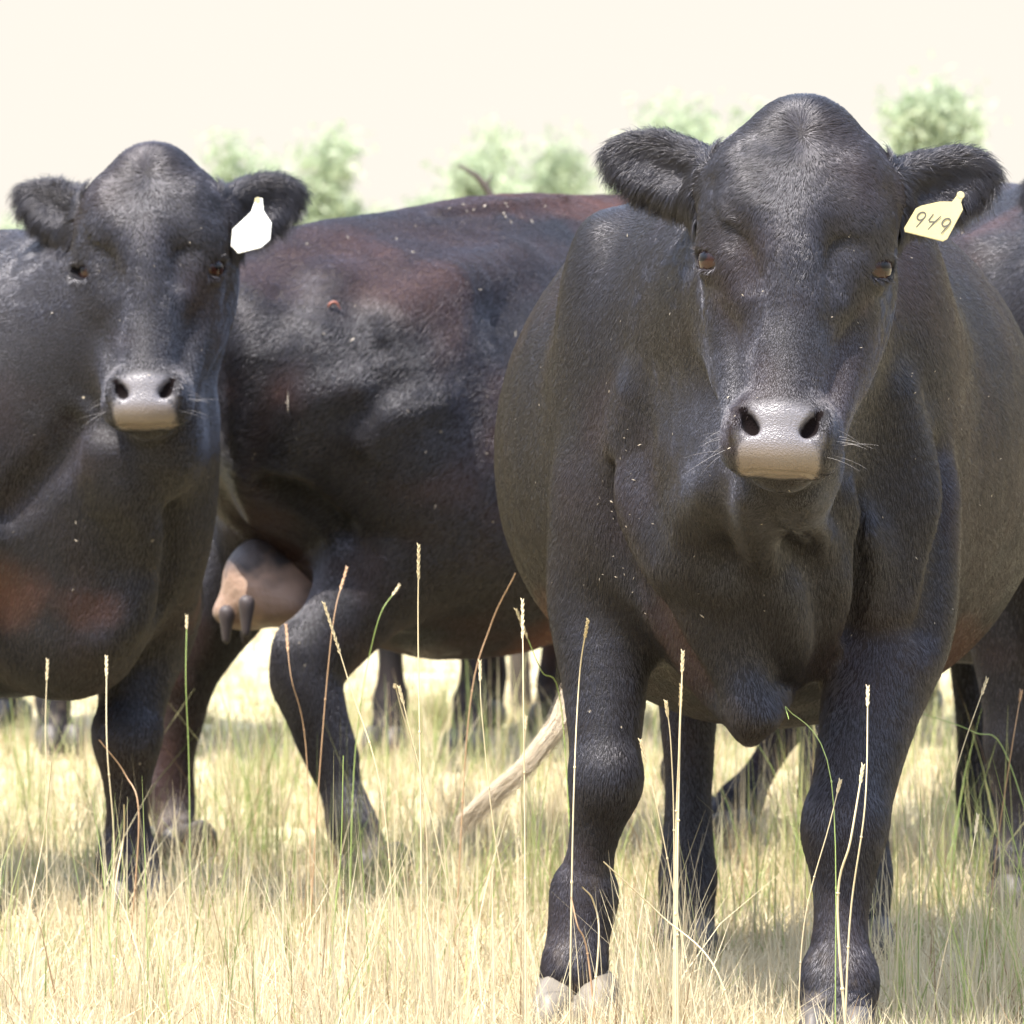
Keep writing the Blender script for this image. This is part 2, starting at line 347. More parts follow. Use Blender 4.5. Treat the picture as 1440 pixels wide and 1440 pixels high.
def head_clay(C, hf, ho, ears, detail=True, s=1.0):
    """hf: 3x3 columns = (lateral, dorsal, up-the-face); ho = mouth end of the face plane. Face length .58*s."""
    A = hf * s
    def p(x, y, z): return (x * s, y * s, z * s)
    C.set(hf, ho)
    def e(c, r, k=.04, rot=None, op=1): C.ell(p(*c), tuple(v * s for v in r), k * s, rot, op)
    def both(c, r, k=.04, rot=None, op=1):
        for q in (1, -1): e((c[0] * q, c[1], c[2]), r, k, None if rot is None else (rot[0], rot[1] * q, rot[2] * q), op)
    # skull
    e((0, -.125, .440), (.130, .115, .125), .05)
    C.rbox(p(0, -.058, .415), tuple(v * s for v in (.080, .004, .060)), .045 * s, .05 * s)
    C.chain([(-.128 * s, -.115 * s, .475 * s, .040 * s), (-.07 * s, -.088 * s, .528 * s, .040 * s), (0, -.080 * s, .560 * s, .045 * s), (.07 * s, -.088 * s, .528 * s, .040 * s), (.128 * s, -.115 * s, .475 * s, .040 * s)], .05 * s)
    e((0, -.074, .505), (.088, .047, .050), .06)
    e((0, -.078, .573), (.050, .045, .036), .06)                         # poll
    C.rbox(p(0, -.056, .345), tuple(v * s for v in (.050, .002, .055)), .038 * s, .07 * s)
    both((.108, -.078, .405), (.036, .042, .050), .035)                  # brow
    both((.112, -.085, .374), (.028, .028, .022), .03)
    # nose bridge: a narrow roof between two falling sides
    C.chain([(0 * s, -.066 * s, .36 * s, .062 * s), (0, -.063 * s, .25 * s, .056 * s), (0, -.060 * s, .16 * s, .052 * s), (0, -.060 * s, .09 * s, .054 * s)], .04 * s)
    # cheeks and jaw
    both((.088, -.165, .345), (.052, .085, .115), .05, (0, 0, 0))
    both((.096, -.142, .290), (.028, .040, .100), .03)
    for q in (1, -1):
        C.chain([(.092 * q * s, -.215 * s, .375 * s, .045 * s), (.086 * q * s, -.205 * s, .28 * s, .042 * s), (.066 * q * s, -.150 * s, .17 * s, .038 * s), (.044 * q * s, -.112 * s, .085 * s, .032 * s)], .05 * s)
        C.chain([(.101 * q * s, -.112 * s, .335 * s, .020 * s), (.093 * q * s, -.118 * s, .26 * s, .022 * s), (.079 * q * s, -.108 * s, .17 * s, .022 * s), (.070 * q * s, -.090 * s, .11 * s, .022 * s)], .03 * s)   # facial crest
    e((0, -.125, .25), (.062, .085, .16), .05)
    # muzzle
    C.rbox(p(0, -.064, .066), tuple(v * s for v in (.040, .012, .016)), .038 * s, .03 * s)
    both((.055, -.072, .058), (.037, .044, .046), .022)
    both((.050, -.056, .086), (.026, .032, .026), .02)
    e((0, -.046, .040), (.055, .033, .034), .02)
    e((0, -.108, .030), (.044, .034, .026), .018)                        # lower lip and chin
    e((0, -.125, .060), (.046, .036, .050), .03)
    if detail:
        C.chain([(-.072 * s, -.085 * s, .022 * s, .004 * s), (-.03 * s, -.050 * s, .003 * s, .005 * s), (0, -.045 * s, .0 * s, .005 * s), (.03 * s, -.050 * s, .003 * s, .005 * s), (.072 * s, -.085 * s, .022 * s, .004 * s)], .008 * s, op=-1)
        # nostrils: comma shaped, opening forwards and outwards
        for q in (1, -1):
            C.chain([(q * .060 * s, -.012 * s, .102 * s, .0030 * s), (q * .057 * s, -.012 * s, .090 * s, .0065 * s), (q * .050 * s, -.016 * s, .073 * s, .0115 * s), (q * .039 * s, -.018 * s, .061 * s, .0100 * s)], .010 * s, op=-1)
            e((q * .070, -.022, .070), (.010, .014, .024), .012)              # wing of the nostril
        # eyes
        for q in (1, -1):
            ec = np.array(EYE) * [q, 1, 1]
            e(tuple(ec), (.0345, .0345, .032), .016)
            d = np.array(EYE_DIR) * [q, 1, 1]; d = d / np.linalg.norm(d)
            up = np.array([-.10 * q, .12, 1]); up -= d * (up @ d); up /= np.linalg.norm(up); sd = np.cross(d, up)
            tl = R(-20 * q); up2 = up * math.cos(tl) + sd * math.sin(tl); sd2 = np.cross(d, up2)
            M = np.stack([sd2, up2, d], 1)
            # lid folds over and under
            for (oz, rr) in ((.024, .0055), (-.023, .0035)):
                pts = []
                for t in np.linspace(-1, 1, 5):
                    v = d * math.cos(t * .8) + sd2 * math.sin(t * .8); pp = ec + v * .031 + up2 * oz * (1 - .45 * t * t) * .8
                    pts.append(tuple(pp * s) + (rr * s * (1 - .3 * t * t),))
                C.chain(pts, .008 * s)
            e((q * .083, -.016, .318), (.024, .012, .055), .06, (0, 14, 0), op=-1)   # hollow in front of the eye
            C.ellM(tuple((ec + d * .036 - up2 * .003) * s), (.0300 * s, .0140 * s, .026 * s), M, .004 * s, op=-1)
    # ears
    for ear in ears:
        b = np.array(ear['base']); a = np.array(ear['dir'], float); a /= np.linalg.norm(a)
        nrm = np.array(ear['cup'], float); nrm -= a * (nrm @ a); nrm /= np.linalg.norm(nrm); wd = np.cross(nrm, a)
        L, W = ear['L'], ear['W']; M = np.stack([a, wd, nrm], 1)
        C.chain([tuple((b - a * .05) * s) + (.040 * s,), tuple((b + a * .005) * s) + (.036 * s,), tuple((b + a * L * .25) * s) + (.030 * s,)], .03 * s)
        c = b + a * L * .53
        C.ellM(tuple((c - a * L * .06) * s), (L * .46 * s, W * .5 * s, .026 * s), M, .018 * s)
        C.ellM(tuple((c + a * L * .18 + wd * W * .04) * s), (L * .36 * s, W * .36 * s, .018 * s), M, .02 * s)
        C.ellM(tuple((c - a * L * .26) * s), (L * .30 * s, W * .46 * s, .034 * s), M, .02 * s)
        if detail: C.ellM(tuple((c + nrm * .034 + a * .012 - wd * W * .05) * s), (L * .40 * s, W * .30 * s, .026 * s), M, .022 * s, op=-1)
        ear['M'] = M; ear['c'] = c
    C.set()
EYE = (.113, -.086, .352); EYE_DIR = (.76, .64, -.10)

def leg_scaled(fn, C, j):
    fn(C, j[:5]); q = list(C.pr[-1 if fn is leg_fore else -2]); o = q[6].copy(); zz = sstep(.85, .6, o[:, 2]); o[:, 3] *= (1 + (j[5] - 1) * zz) * (j[6] if len(j) > 6 else 1); q[6] = o; q[2] *= 1.1
    C.pr[-1 if fn is leg_fore else -2] = tuple(q)
def leg_fore(C, j, fat=1.0, k=.05):
    if len(j) > 5: return leg_scaled(leg_fore, C, j)
    """j: list of joints shoulder, elbow, knee, fetlock, foot (local xyz)"""
    S, E, K, Ft, H = [np.array(v, float) for v in j]
    m = lambda a, b, t: a + (b - a) * t
    C.chain([tuple(m(S, E, .3)) + (.100 * fat,), tuple(E) + (.085 * fat,), tuple(m(E, K, .45)) + (.062 * fat,), tuple(m(E, K, .82)) + (.050,),
             tuple(K) + (.053,), tuple(m(K, Ft, .28)) + (.040,), tuple(m(K, Ft, .58)) + (.0325,), tuple(m(K, Ft, .85)) + (.038,), tuple(Ft) + (.048,), tuple(m(Ft, H, .5)) + (.042,), tuple(m(Ft, H, .9)) + (.048,)], k)
def leg_hind(C, j, k=.09):
    if len(j) > 5: return leg_scaled(leg_hind, C, j)
    Hp, St, Hk, Ft, H = [np.array(v, float) for v in j]
    m = lambda a, b, t: a + (b - a) * t
    C.chain([tuple(Hp) + (.20,), tuple(m(Hp, St, .6)) + (.175,), tuple(St) + (.135,), tuple(m(St, Hk, .5)) + (.088,), tuple(m(St, Hk, .88)) + (.056,), tuple(Hk) + (.055,),
             tuple(m(Hk, Ft, .25)) + (.046,), tuple(m(Hk, Ft, .6)) + (.039,), tuple(m(Hk, Ft, .85)) + (.042,), tuple(Ft) + (.048,), tuple(m(Ft, H, .55)) + (.043,), tuple(m(Ft, H, .9)) + (.046,)], k)
    C.ell(tuple(Hk + np.array([-.045, 0, .05])), (.028, .022, .05), .04)

FORE = lambda x, y, dx=0, dy=0, dz=0: [(x - .02, y, .92), (x - .06, y * 1.02, .70), (x, y * .95, .41), (x + .005 + dx, y * .93 + dy, .145 + dz), (x + .045 + dx * 1.2, y * .93 + dy, .04 + dz)]
HIND = lambda x, y, dx=0, dy=0: [(x + .08, y * .9, 1.05), (x + .20 + dx * .2, y * 1.1, .74), (x - .05 + dx * .8, y * .92 + dy * .7, .50), (x + .01 + dx, y * .92 + dy, .145), (x + .05 + dx, y * .92 + dy, .04)]

def cow_clay(c):
    C = Clay(); bw = c.get('bw', 1.0); bs = c.get('belly', 0.0)
    # trunk
    dz = c.get('drop', 0)
    C.ell((-.12, 0, .93 - dz), (.66, .43 * bw, .45), .12)
    C.ell((-.28, 0, .86 - bs - dz * .5), (.46, .42 * bw, .40), .12)
    C.ell((.36, 0, .93 - dz), (.36, .27, .42), .14)
    C.ell((-.66, 0, c.get('hookz', 1.245) - .165), (.30, .27, .28), .12)
    top = c.get('top', [(.62, 0, 1.20, .12), (.40, 0, 1.26, .12), (.10, 0, 1.245, .13), (-.30, 0, 1.245, .14), (-.60, 0, 1.25, .13), (-.88, 0, 1.20, .09)])
    C.chain(top, .14)
    for q in (1, -1):
        C.ell((-.52, .20 * q, c.get('hookz', 1.245)), (.12, .075, .07), .10)                # hooks
        C.ell((-.90, .10 * q, 1.13), (.06, .06, .07), .08)                  # pins
        C.ell((.40, .20 * q, 1.00 - dz), (.16, .10, .30), .09, (-8 * q, 12, 0))  # shoulder blade
        C.ell((.50, .17 * q, .82), (.13, .11, .17), .08)                    # point of the shoulder
        C.ell((-.60, .17 * q, .98), (.24, .13, .26), .10)                   # thigh muscle
    if c.get('brisket'):
        for b in c['brisket']: C.ell(*b)
    else:
        C.ell((.62, 0, .66), (.17, .12, .20), .10)
    for f in c['fore']: leg_fore(C, f, c.get('fat', 1.0))
    for f in c['hind']: leg_hind(C, f)
    C.chain(c['neck'], .12, sc=c.get('necksc', (1, 1, 1)))
    for ch in c.get('extra', []): C.chain(ch[0], ch[1])
    for ch in c.get('grooves', []): C.chain(ch[0], ch[1], op=-1)
    for pts, k, op in c.get('fo', []): C.chain(pts, k, op=op)
    # tail root and tail
    if c.get('tail'): C.chain(c['tail'], .03)
    head_clay(C, c['hf'], c['ho'], c['ears'], c.get('detail', True), c.get('hs', 1.0))
    amp = c.get('lump', .003)
    def post(p, d):
        n = fbm(p * 9, 3, 2) - .5; n2 = fbm(p * np.array([28, 28, 9.]), 11, 2) - .5
        hd = (p - c['ho']) @ c['hf']; inh = sstep(.42, .3, np.linalg.norm(hd - [0, -.1, .3], axis=1))
        return d + (n * amp * 2.2 + n2 * amp * .7) * (1 - .85 * inh)
    C.post = post
    return C

def claw_mesh():
    C = Clay()
    for q in (1, -1):
        C.ell((.012, .026 * q, .030), (.058, .027, .052), .008, (0, -8, 4 * q))
        C.ell((-.035, .026 * q, .034), (.026, .024, .034), .01)
    C.ell((0, 0, -.05), (.2, .2, .052), .004, op=-1)
    C.ell((-.010, 0, .12), (.08, .08, .052), .006, op=-1)
    return C.mesh(.006, 0)
CLAW = claw_mesh()
def hoof_material(name, c1, c2):
    m, nt, b, out = mat(name); co = objco(nt, (20, 20, 90)); nt.links.new(mixc(nt, noise(nt, 1.2, 4, co), c1, c2), b.inputs['Base Color']); b.inputs['Roughness'].default_value = .55
    bump(nt, b, noise(nt, 2, 3, co), .3, .002); return m
M_HOOF_DARK = hoof_material('dark hoof', (.03, .026, .024), (.10, .085, .07))
M_HOOF_PALE = hoof_material('dusty pale hoof', (.10, .088, .07), (.20, .17, .13))
HOOFME = {}
def hoof(parent, pos, yaw=0, pitch=0, pale=False, s=1.0, label=None):
    key = pale
    if key not in HOOFME:
        o = mesh_np('hoof', CLAW[0], CLAW[1], M_HOOF_PALE if pale else M_HOOF_DARK); HOOFME[key] = o.data
    else:
        o = bpy.data.objects.new('hoof', HOOFME[key]); col.objects.link(o)
    o.parent = parent; o.location = pos; o.rotation_euler = (0, pitch, yaw); o.scale = (s,) * 3
    if label: o['label'] = label
    return o

def make_eye_mesh():
    me = bpy.data.meshes.new('eye'); import bmesh
    bm = bmesh.new(); bmesh.ops.create_uvsphere(bm, u_segments=40, v_segments=24, radius=1.0)
    for f in bm.faces: f.smooth = True
    bm.to_mesh(me); bm.free()
    m, nt, b, out = mat('wet brown eye'); t = N(nt, 'ShaderNodeTexCoord'); mp = N(nt, 'ShaderNodeMapping'); nt.links.new(t.outputs['Object'], mp.inputs[0])
    mp.inputs['Scale'].default_value = (.85, 1.3, 0)
    g = N(nt, 'ShaderNodeVectorMath', operation='LENGTH'); nt.links.new(mp.outputs[0], g.inputs[0])
    c = ramp(nt, g.outputs['Value'], [(0.0, (.003, .002, .002)), (.24, (.003, .002, .002)), (.34, (.018, .006, .004)), (.74, (.028, .010, .006)), (.82, (.01, .007, .006)), (.97, (.16, .13, .12))])
    nt.links.new(c, b.inputs['Base Color']); b.inputs['Roughness'].default_value = .12; b.inputs['Specular IOR Level'].default_value = .3
    me.materials.append(m); return me
EYE_ME = make_eye_mesh()

def flow_field(c, V):
    """direction the coat lies, in local space"""
    hf, ho, s = c['hf'], c['ho'], c.get('hs', 1.0)
    h = (V - ho) @ hf / s
    inh = sstep(.44, .33, np.linalg.norm((h - [0, -.10, .30]) * [1, 1, 1], axis=1))
    body = np.stack([-np.ones(len(V)), 0 * V[:, 0], -.55 - .0 * V[:, 0]], 1)
    low = sstep(.72, .5, V[:, 2])[:, None]; body = body * (1 - low) + np.array([-.15, 0, -1.]) * low
    fr = sstep(.45, .75, V[:, 0])[:, None] * (1 - low); body = body * (1 - fr) + np.array([-.35, 0, -1.]) * fr
    side = sstep(.1, .3, np.abs(V[:, 1])); body[:, 2] -= .5 * side
    wx = h - np.array([0, -.05, .535])                         # whorl on the poll
    hh = np.stack([wx[:, 0] * 1.6, 0 * wx[:, 0], wx[:, 2]], 1); hh /= np.linalg.norm(hh, axis=1, keepdims=True) + 1e-6
    up = sstep(.30, .24, h[:, 2])[:, None]                     # lower face
    hh = hh * (1 - up) + np.stack([h[:, 0] * 2.5, h[:, 1] * 0, -.5 + 0 * h[:, 0]], 1) * up
    hd = hh @ hf.T
    f = body * (1 - inh[:, None]) + hd * inh[:, None]
    return f / (np.linalg.norm(f, axis=1, keepdims=True) + 1e-9), inh, h

def masks(c, V, NRM):
    hf, ho, s = c['hf'], c['ho'], c.get('hs', 1.0)
    h = (V - ho) @ hf / s; n = (NRM @ hf)
    ax = np.abs(h[:, 0]); z = h[:, 2]
    wob = (fbm(V * 60, 5, 2) - .5) * .006
    # nose pad: wide at the top between the nostrils, waisted, wide again along the lip
    half = np.interp(z, [.0, .02, .04, .055, .070, .088, .102], [.056, .062, .058, .040, .034, .050, .054])
    nose = sstep(.007, -.005, ax - half + wob) * sstep(.113, .090, z + ax * ax * 2.5 + wob) * sstep(-.085, -.07, h[:, 1]) * sstep(-.012, -.004, z) * (np.linalg.norm(h - [0, -.06, .06], axis=1) < .12)
    wing = sstep(.020, .008, np.sqrt(((ax - .056) / 1.0) ** 2 + ((z - .048) / 1.0) ** 2 + (h[:, 1] + .02) ** 2 * .3)) * .6
    nose = np.maximum(nose, wing * (np.abs(h[:, 1] + .03) < .05))
    lip = nose * sstep(.05, .015, z) 
    pit = np.zeros(len(V))
    for (px_, py_, pz_, r_) in ((.057, -.020, .090, .008), (.051, -.030, .076, .014), (.047, -.030, .069, .015), (.040, -.030, .062, .012)):
        pit = np.maximum(pit, sstep(r_ * 1.15, r_ * .8, np.sqrt((ax - px_) ** 2 + (h[:, 1] - py_) ** 2 * .6 + (z - pz_) ** 2)))
    rust = np.zeros(len(V)); dust = np.zeros(len(V))
    for (x, y, zz, rx, ry, rz, a) in c.get('rust', []):
        q = np.sqrt(((V[:, 0] - x) / rx) ** 2 + ((V[:, 1] - y) / ry) ** 2 + ((V[:, 2] - zz) / rz) ** 2)
        rust = np.maximum(rust, a * sstep(1.15, .35, q + (fbm(V * 14, 8, 3) - .5) * .7))
    rust = np.maximum(rust, c.get('tinge', .08) * sstep(.45, .75, fbm(V * 5, 21, 3)))
    # tear stain below the eye
    ts = sstep(.032, .006, np.sqrt((ax - .095) ** 2 + (h[:, 1] + .085) ** 2 + ((z - .315) * .6) ** 2)); rust = np.maximum(rust, ts * .3)
    for (x, y, zz, rr, a) in c.get('dust', []):
        dust = np.maximum(dust, a * sstep(1, .2, np.linalg.norm(V - [x, y, zz], axis=1) / rr) * sstep(.35, .6, fbm(V * 40, 31, 3)))
    dust = np.maximum(dust, .55 * sstep(.20, .05, V[:, 2]) * sstep(.45, .7, fbm(V * 45, 33, 3)))
    return dict(nose=nose, lip=lip, pit=pit, rust=rust, dust=dust)

def hair_object(name, P0, D0, NR, length, rad, parent, rust, dust, mat_, rng, lift=.35, droop=None, npt=4, clump=1.0):
    n = len(P0)
    T = D0 - NR * (D0 * NR).sum(1, keepdims=True); T /= np.linalg.norm(T, axis=1, keepdims=True) + 1e-9
    S = np.cross(NR, T)
    cl = ((fbm(P0 * 30, 71, 2) - .5) * 1.3 + (fbm(P0 * 120, 72, 1) - .5) * .8) * clump + rng.normal(0, .12, n)       # clumps lie at slightly different angles
    T = T * np.cos(cl)[:, None] + S * np.sin(cl)[:, None]
    lf = lift * (1 + .8 * clump * (fbm(P0 * 60, 77, 2) - .5)) + rng.normal(0, .04, n)
    L = length * (.75 + .5 * rng.random(n))
    t = np.linspace(0, 1, npt); pos = np.empty((n, npt, 3), np.float32)
    for i, ti in enumerate(t):
        hgt = lf * (ti - .6 * ti * ti)
        q = P0 + T * (L * ti)[:, None] + NR * (L * hgt)[:, None] - NR * .0006 * (1 - ti)
        if droop is not None: q = q + droop * (L * ti * ti)[:, None]
        pos[:, i] = q
    hc = bpy.data.hair_curves.new(name); hc.add_curves([npt] * n)
    hc.attributes['position'].data.foreach_set('vector', pos.ravel())
    ra = hc.attributes.get('radius') or hc.attributes.new('radius', 'FLOAT', 'POINT')
    prof = np.array([1, .9, .65, .15]) if npt == 4 else np.linspace(1, .15, npt)
    rr = (rad * (.7 + .6 * rng.random(n)))[:, None] * prof[None]
    ra.data.foreach_set('value', rr.astype(np.float32).ravel())
    for nm, v in (('rust', rust), ('dust', dust)):
        a = hc.attributes.new(nm, 'FLOAT', 'CURVE'); a.data.foreach_set('value', v.astype(np.float32))
    hc.materials.append(mat_)
    o = bpy.data.objects.new(name, hc); col.objects.link(o); o.parent = parent
    return o

def surf_hits(C, c, pxs, d0):
    """where lines of sight through the photograph's pixels meet the animal, in its own space"""
    out = []
    for px, py in pxs:
        a = local(c['O'], c['phi'], P(px, py, d0)); dr = local(c['O'], c['phi'], P(px, py, d0 + 1)) - a; dr /= np.linalg.norm(dr)
        t = np.linspace(0, 2.2, 221); dd = C.ev(a + dr * t[:, None]); j = np.nonzero(dd < 0)[0]
        if len(j):
            i = max(j[0] - 1, 0); tt = t[i] + .01 * dd[i] / max(dd[i] - dd[j[0]], 1e-6); out.append((a + dr * tt, dr))
    return out
def build_cow(c):
    if c.get('folds') or c.get('pits'):
        C0 = cow_clay(c); C0.post = None
        fo = []
        for (pxs, r, k, op, dep) in c.get('folds', []):
            h_ = surf_hits(C0, c, pxs, c['d0']); m = len(h_)
            if m > 1: fo.append(([tuple(p + dr * r * dep) + (r * (.45 + .55 * math.sin(math.pi * (i + .5) / m)),) for i, (p, dr) in enumerate(h_)], k, op))
        for (px, py, r) in c.get('pits', []):
            for p, dr in surf_hits(C0, c, [(px, py)], c['d0']): fo.append(([tuple(p - dr * r * 1.25 + [0, 0, -r * .6]) + (r * .8,), tuple(p - dr * r * 1.25 + [r * .4, 0, r * .7]) + (r,)], r * 2.2, -1))
        c = {**c, 'fo': fo}
    C = cow_clay(c); V, F = C.mesh(c.get('h', .010), c.get('levels', 1)); NR = face_normals_to_verts(V, F)
    mk = masks(c, V, NR)
    o = mesh_np(c['name'], V, F, c.get('coat', M_COAT), attrs=mk)
    tag(o, c['label'], 'cow', 'black cattle standing in the dry pasture')
    phi = R(c['phi']); o.location = (c['O'][0], c['O'][1], 0); o.rotation_euler = (0, 0, phi)
    hf, ho, s = c['hf'], c['ho'], c.get('hs', 1.0)
    if c.get('detail', True):
        for q in (1, -1):
            e = bpy.data.objects.new('eye', EYE_ME); col.objects.link(e); e.parent = o
            ec = np.array(EYE) * [q, 1, 1]; d = np.array(EYE_DIR) * [q, 1, 1]; d /= np.linalg.norm(d)
            e.location = Vector(hf @ (ec * s + d * .0045) + ho)
            up = np.array([0, .1, 1.]); up -= d * (up @ d); up /= np.linalg.norm(up); M = hf @ np.stack([np.cross(up, d), up, d], 1)
            e.rotation_euler = Matrix(M.tolist()).to_euler(); e.scale = (.0308 * s,) * 3
    for i, f in enumerate(c['fore'] + c['hind']):
        H = np.array(f[4]); hp = c.get('hoofs', {}).get(i, {})
        hoof(o, (H[0] + .01, H[1], max(H[2] - .045, 0)) if 'pos' not in hp else hp['pos'], hp.get('yaw', 0), hp.get('pitch', 0), hp.get('pale', False), hp.get('s', 1.1), hp.get('label'))
    # coat hair
    if c.get('hair', 0):
        rng = np.random.default_rng(c.get('seed', 1))
        a = V[F[:, 0]]; ar = .5 * np.linalg.norm(np.cross(V[F[:, 2]] - a, V[F[:, 3]] - V[F[:, 1]]), axis=1)
        cen = V[F].mean(1); fl, inh, h = flow_field(c, cen)
        den = ar * (1 + 1.8 * inh) * (1 - mk['nose'][F[:, 0]]) * (1 - .97 * mk['pit'][F[:, 0]])
        # no hair on the eyeball opening
        for q in (1, -1):
            ec = np.array(EYE) * [q, 1, 1] + np.array(EYE_DIR) * [q, 1, 1] * .024; den *= (np.linalg.norm((h - ec) * [1, 1, 2.0], axis=1) > .030)
        # keep the density where the photograph's side of the animal is
        cw = rotz(phi); toc = np.array([0, 0, CAMZ]) - (cen @ cw.T + np.array([c['O'][0], c['O'][1], 0]))
        toc /= np.linalg.norm(toc, axis=1, keepdims=True); facing = ((NR[F[:, 0]] @ cw.T) * toc).sum(1)
        den *= .25 + .75 * sstep(-.45, -.15, facing)
        n = c['hair']; fi = rng.choice(len(F), n, p=den / den.sum()); u, v = rng.random(n)[:, None], rng.random(n)[:, None]
        Q = V[F[fi]]; P0 = (Q[:, 0] * (1 - u) + Q[:, 1] * u) * (1 - v) + (Q[:, 3] * (1 - u) + Q[:, 2] * u) * v
        N0 = NR[F[fi, 0]]; ih = inh[fi]; hh = h[fi]
        lowface = ih * sstep(.30, .2, hh[:, 2])
        L = .0125 * (1 - ih) + .0105 * ih; L = L * (1 - .45 * lowface) + .012 * ih * sstep(.08, .02, np.linalg.norm((hh - [0, -.05, .55]) * [.8, .5, 1], axis=1))
        hair_object('coat_hair', P0, fl[fi], N0, L * c.get('hl', 1), np.full(n, c.get('hr', .00042)), o, mk['rust'][F[fi, 0]], mk['dust'][F[fi, 0]], M_FUR, rng, .17, clump=c.get('clump', .45) + .55 * ih * (1 - lowface))
        # long hair fringing and filling the ears
        for ear in c['ears']:
            Me = hf @ ear['M']; ce = hf @ (ear['c'] * s) + ho; L_, W_ = ear['L'] * s, ear['W'] * s
            loc = (V - ce) @ Me
            inE = (np.abs(loc[:, 0]) < L_ * .56) & (np.abs(loc[:, 1]) < W_ * .56) & (np.abs(loc[:, 2]) < .05)
            fi_ = np.nonzero(inE[F[:, 0]])[0]; nn = c.get('earhair', 14000); pick = fi_[rng.integers(0, len(fi_), nn)]
            u, v = rng.random(nn)[:, None], rng.random(nn)[:, None]; Q = V[F[pick]]
            P0 = (Q[:, 0] * (1 - u) + Q[:, 1] * u) * (1 - v) + (Q[:, 3] * (1 - u) + Q[:, 2] * u) * v
            lc = (P0 - ce) @ Me; N0 = NR[F[pick, 0]]
            dn = np.array([0, 0, -1.]) 
            D = Me[:, 0] * .55 + Me[:, 1] * (lc[:, 1] / (W_ * .5))[:, None] * .9 + dn * .55 + rng.normal(0, .12, (nn, 3))
            edge = np.sqrt((lc[:, 0] / (L_ * .52)) ** 2 + (lc[:, 1] / (W_ * .5)) ** 2)
            Ln = (.012 + .013 * sstep(.4, 1, edge) + .013 * rng.random(nn)) * c.get('earlen', 1)
            hair_object('ear_hair', P0, D, N0, Ln, np.full(nn, .0004), o, 0 * Ln, 0 * Ln, M_FUR, rng, .75, droop=dn * .25, npt=5)
    print('cow', c['name'], len(V), round(time.time() - T0, 1))
    return o, C

def flecks(parent, C, cc, n, box, seed, size=(.0012, .0035), streaks=()):
    rs = np.random.default_rng(seed); V = []; F = []
    px = np.stack([rs.uniform(box[0], box[2], n), rs.uniform(box[1], box[3], n)], 1)
    todo = [(p, None) for p in px] + [((x, y), L) for x, y, L in streaks]
    for pp, L in todo:
        h_ = surf_hits(C, cc, [pp], cc['d0'] - .3)
        if not h_: continue
        p, dr = h_[0]; a = rs.normal(0, 1, 3) + np.array([0, 0, .0]); a -= dr * (a @ dr); a /= np.linalg.norm(a); s_ = rs.uniform(*size) * rs.uniform(.6, 1.3); l = s_ * rs.uniform(1, 3)
        if L: a = np.array([0, 0, 1.]); l = L / 2 * 12 / 8400; s_ = .0022
        b = np.cross(a, dr); p = p - dr * .0035; k = len(V)
        V += [p - a * l, p - b * s_ * .5, p + a * l, p + b * s_ * .5, p - dr * .0012, p + dr * .0012]
        for i in range(4): F += [(k + i, k + (i + 1) % 4, k + 4), (k + (i + 1) % 4, k + i, k + 5)]
    o = mesh_np('chaff_flecks', V, F, M_CHAFF, smooth=False, parent=parent); o['kind'] = 'stuff'; o['label'] = 'tiny pale flecks of chaff caught in the coat'
def local(c_O, phi, P3):
    return rotz(R(phi)).T @ (np.array(P3, float) - [c_O[0], c_O[1], 0])
def head_frame(phi, yaw, pitch, roll):
    """world head frame: yaw (deg, + = nose to the viewer's left), pitch of the face plane back from vertical, roll (+ = poll leans to viewer's right); returned in cow space"""
    X = np.array([-1., 0, 0]); Y = np.array([0, -1., 0]); Z = np.array([0, 0, 1.])
    B = np.stack([X, Y, Z], 1)
    Ry = np.array(Matrix.Rotation(R(roll), 3, 'Y')); Rx = np.array(Matrix.Rotation(R(-pitch), 3, 'X')); Rz = np.array(Matrix.Rotation(R(-yaw), 3, 'Z'))
    return rotz(R(phi)).T @ (Rz @ Ry @ Rx @ B)

def SP(px, py, d, c): return local(c['O'], c['phi'], P(px, py, d))
ALL = not DEV or 'all' in DEV

# ---- the big cow in front, walking towards the camera
c = dict(name='cow', label='largest black cow, front and centre right, facing the camera with a cream tag marked 949', O=(.42, 9.85), phi=-95, h=.0095, levels=2, bw=1.04, seed=3,
         hair=700000, hr=.00036, hs=.975, earlen=.9)
c['ho'] = SP(1092, 655, 8.64, c); c['hf'] = head_frame(-95, 6, 20, 3.0)
hf, ho = c['hf'], c['ho']
def H(x, y, z, c=None): return ho + hf @ (np.array([x, y, z]) * HS)
HS = .975
c['ears'] = [dict(base=(.128, -.125, .486), dir=(.95, -.10, .36), cup=(.05, 1, -.35), L=.174, W=.096),
             dict(base=(-.128, -.125, .484), dir=(-.95, -.08, .34), cup=(-.05, 1, -.30), L=.158, W=.098)]
nb = H(0, -.18, .42); nt_ = H(0, -.21, .22)
c['neck'] = [(.30, 0, 1.04, .28), (.52, 0, 1.08, .225), tuple(nb * .45 + np.array([.66, 0, 1.08]) * .55) + (.185,), tuple(nb) + (.135,)]
c['necksc'] = (1, 1.12, 1)
c['fore'] = [[(.48, -.20, .90), (.47, -.235, .70), (.57, -.225, .41), (.55, -.262, .225), (.595, -.275, .095), 1.05],
             [(.48, .21, .90), (.50, .215, .66), (.67, .150, .345), (.73, .142, .115), (.785, .14, .035), 1.1, 1.08]]
c['hind'] = [HIND(-.70, -.185), HIND(-.70, .15, dx=-.06)]
c['hoofs'] = {0: dict(pitch=R(30), pale=True, s=1.30, pos=(.60, -.268, .018)), 1: dict(s=1.15)}
bt = SP(1055, 1025, 9.15, c)
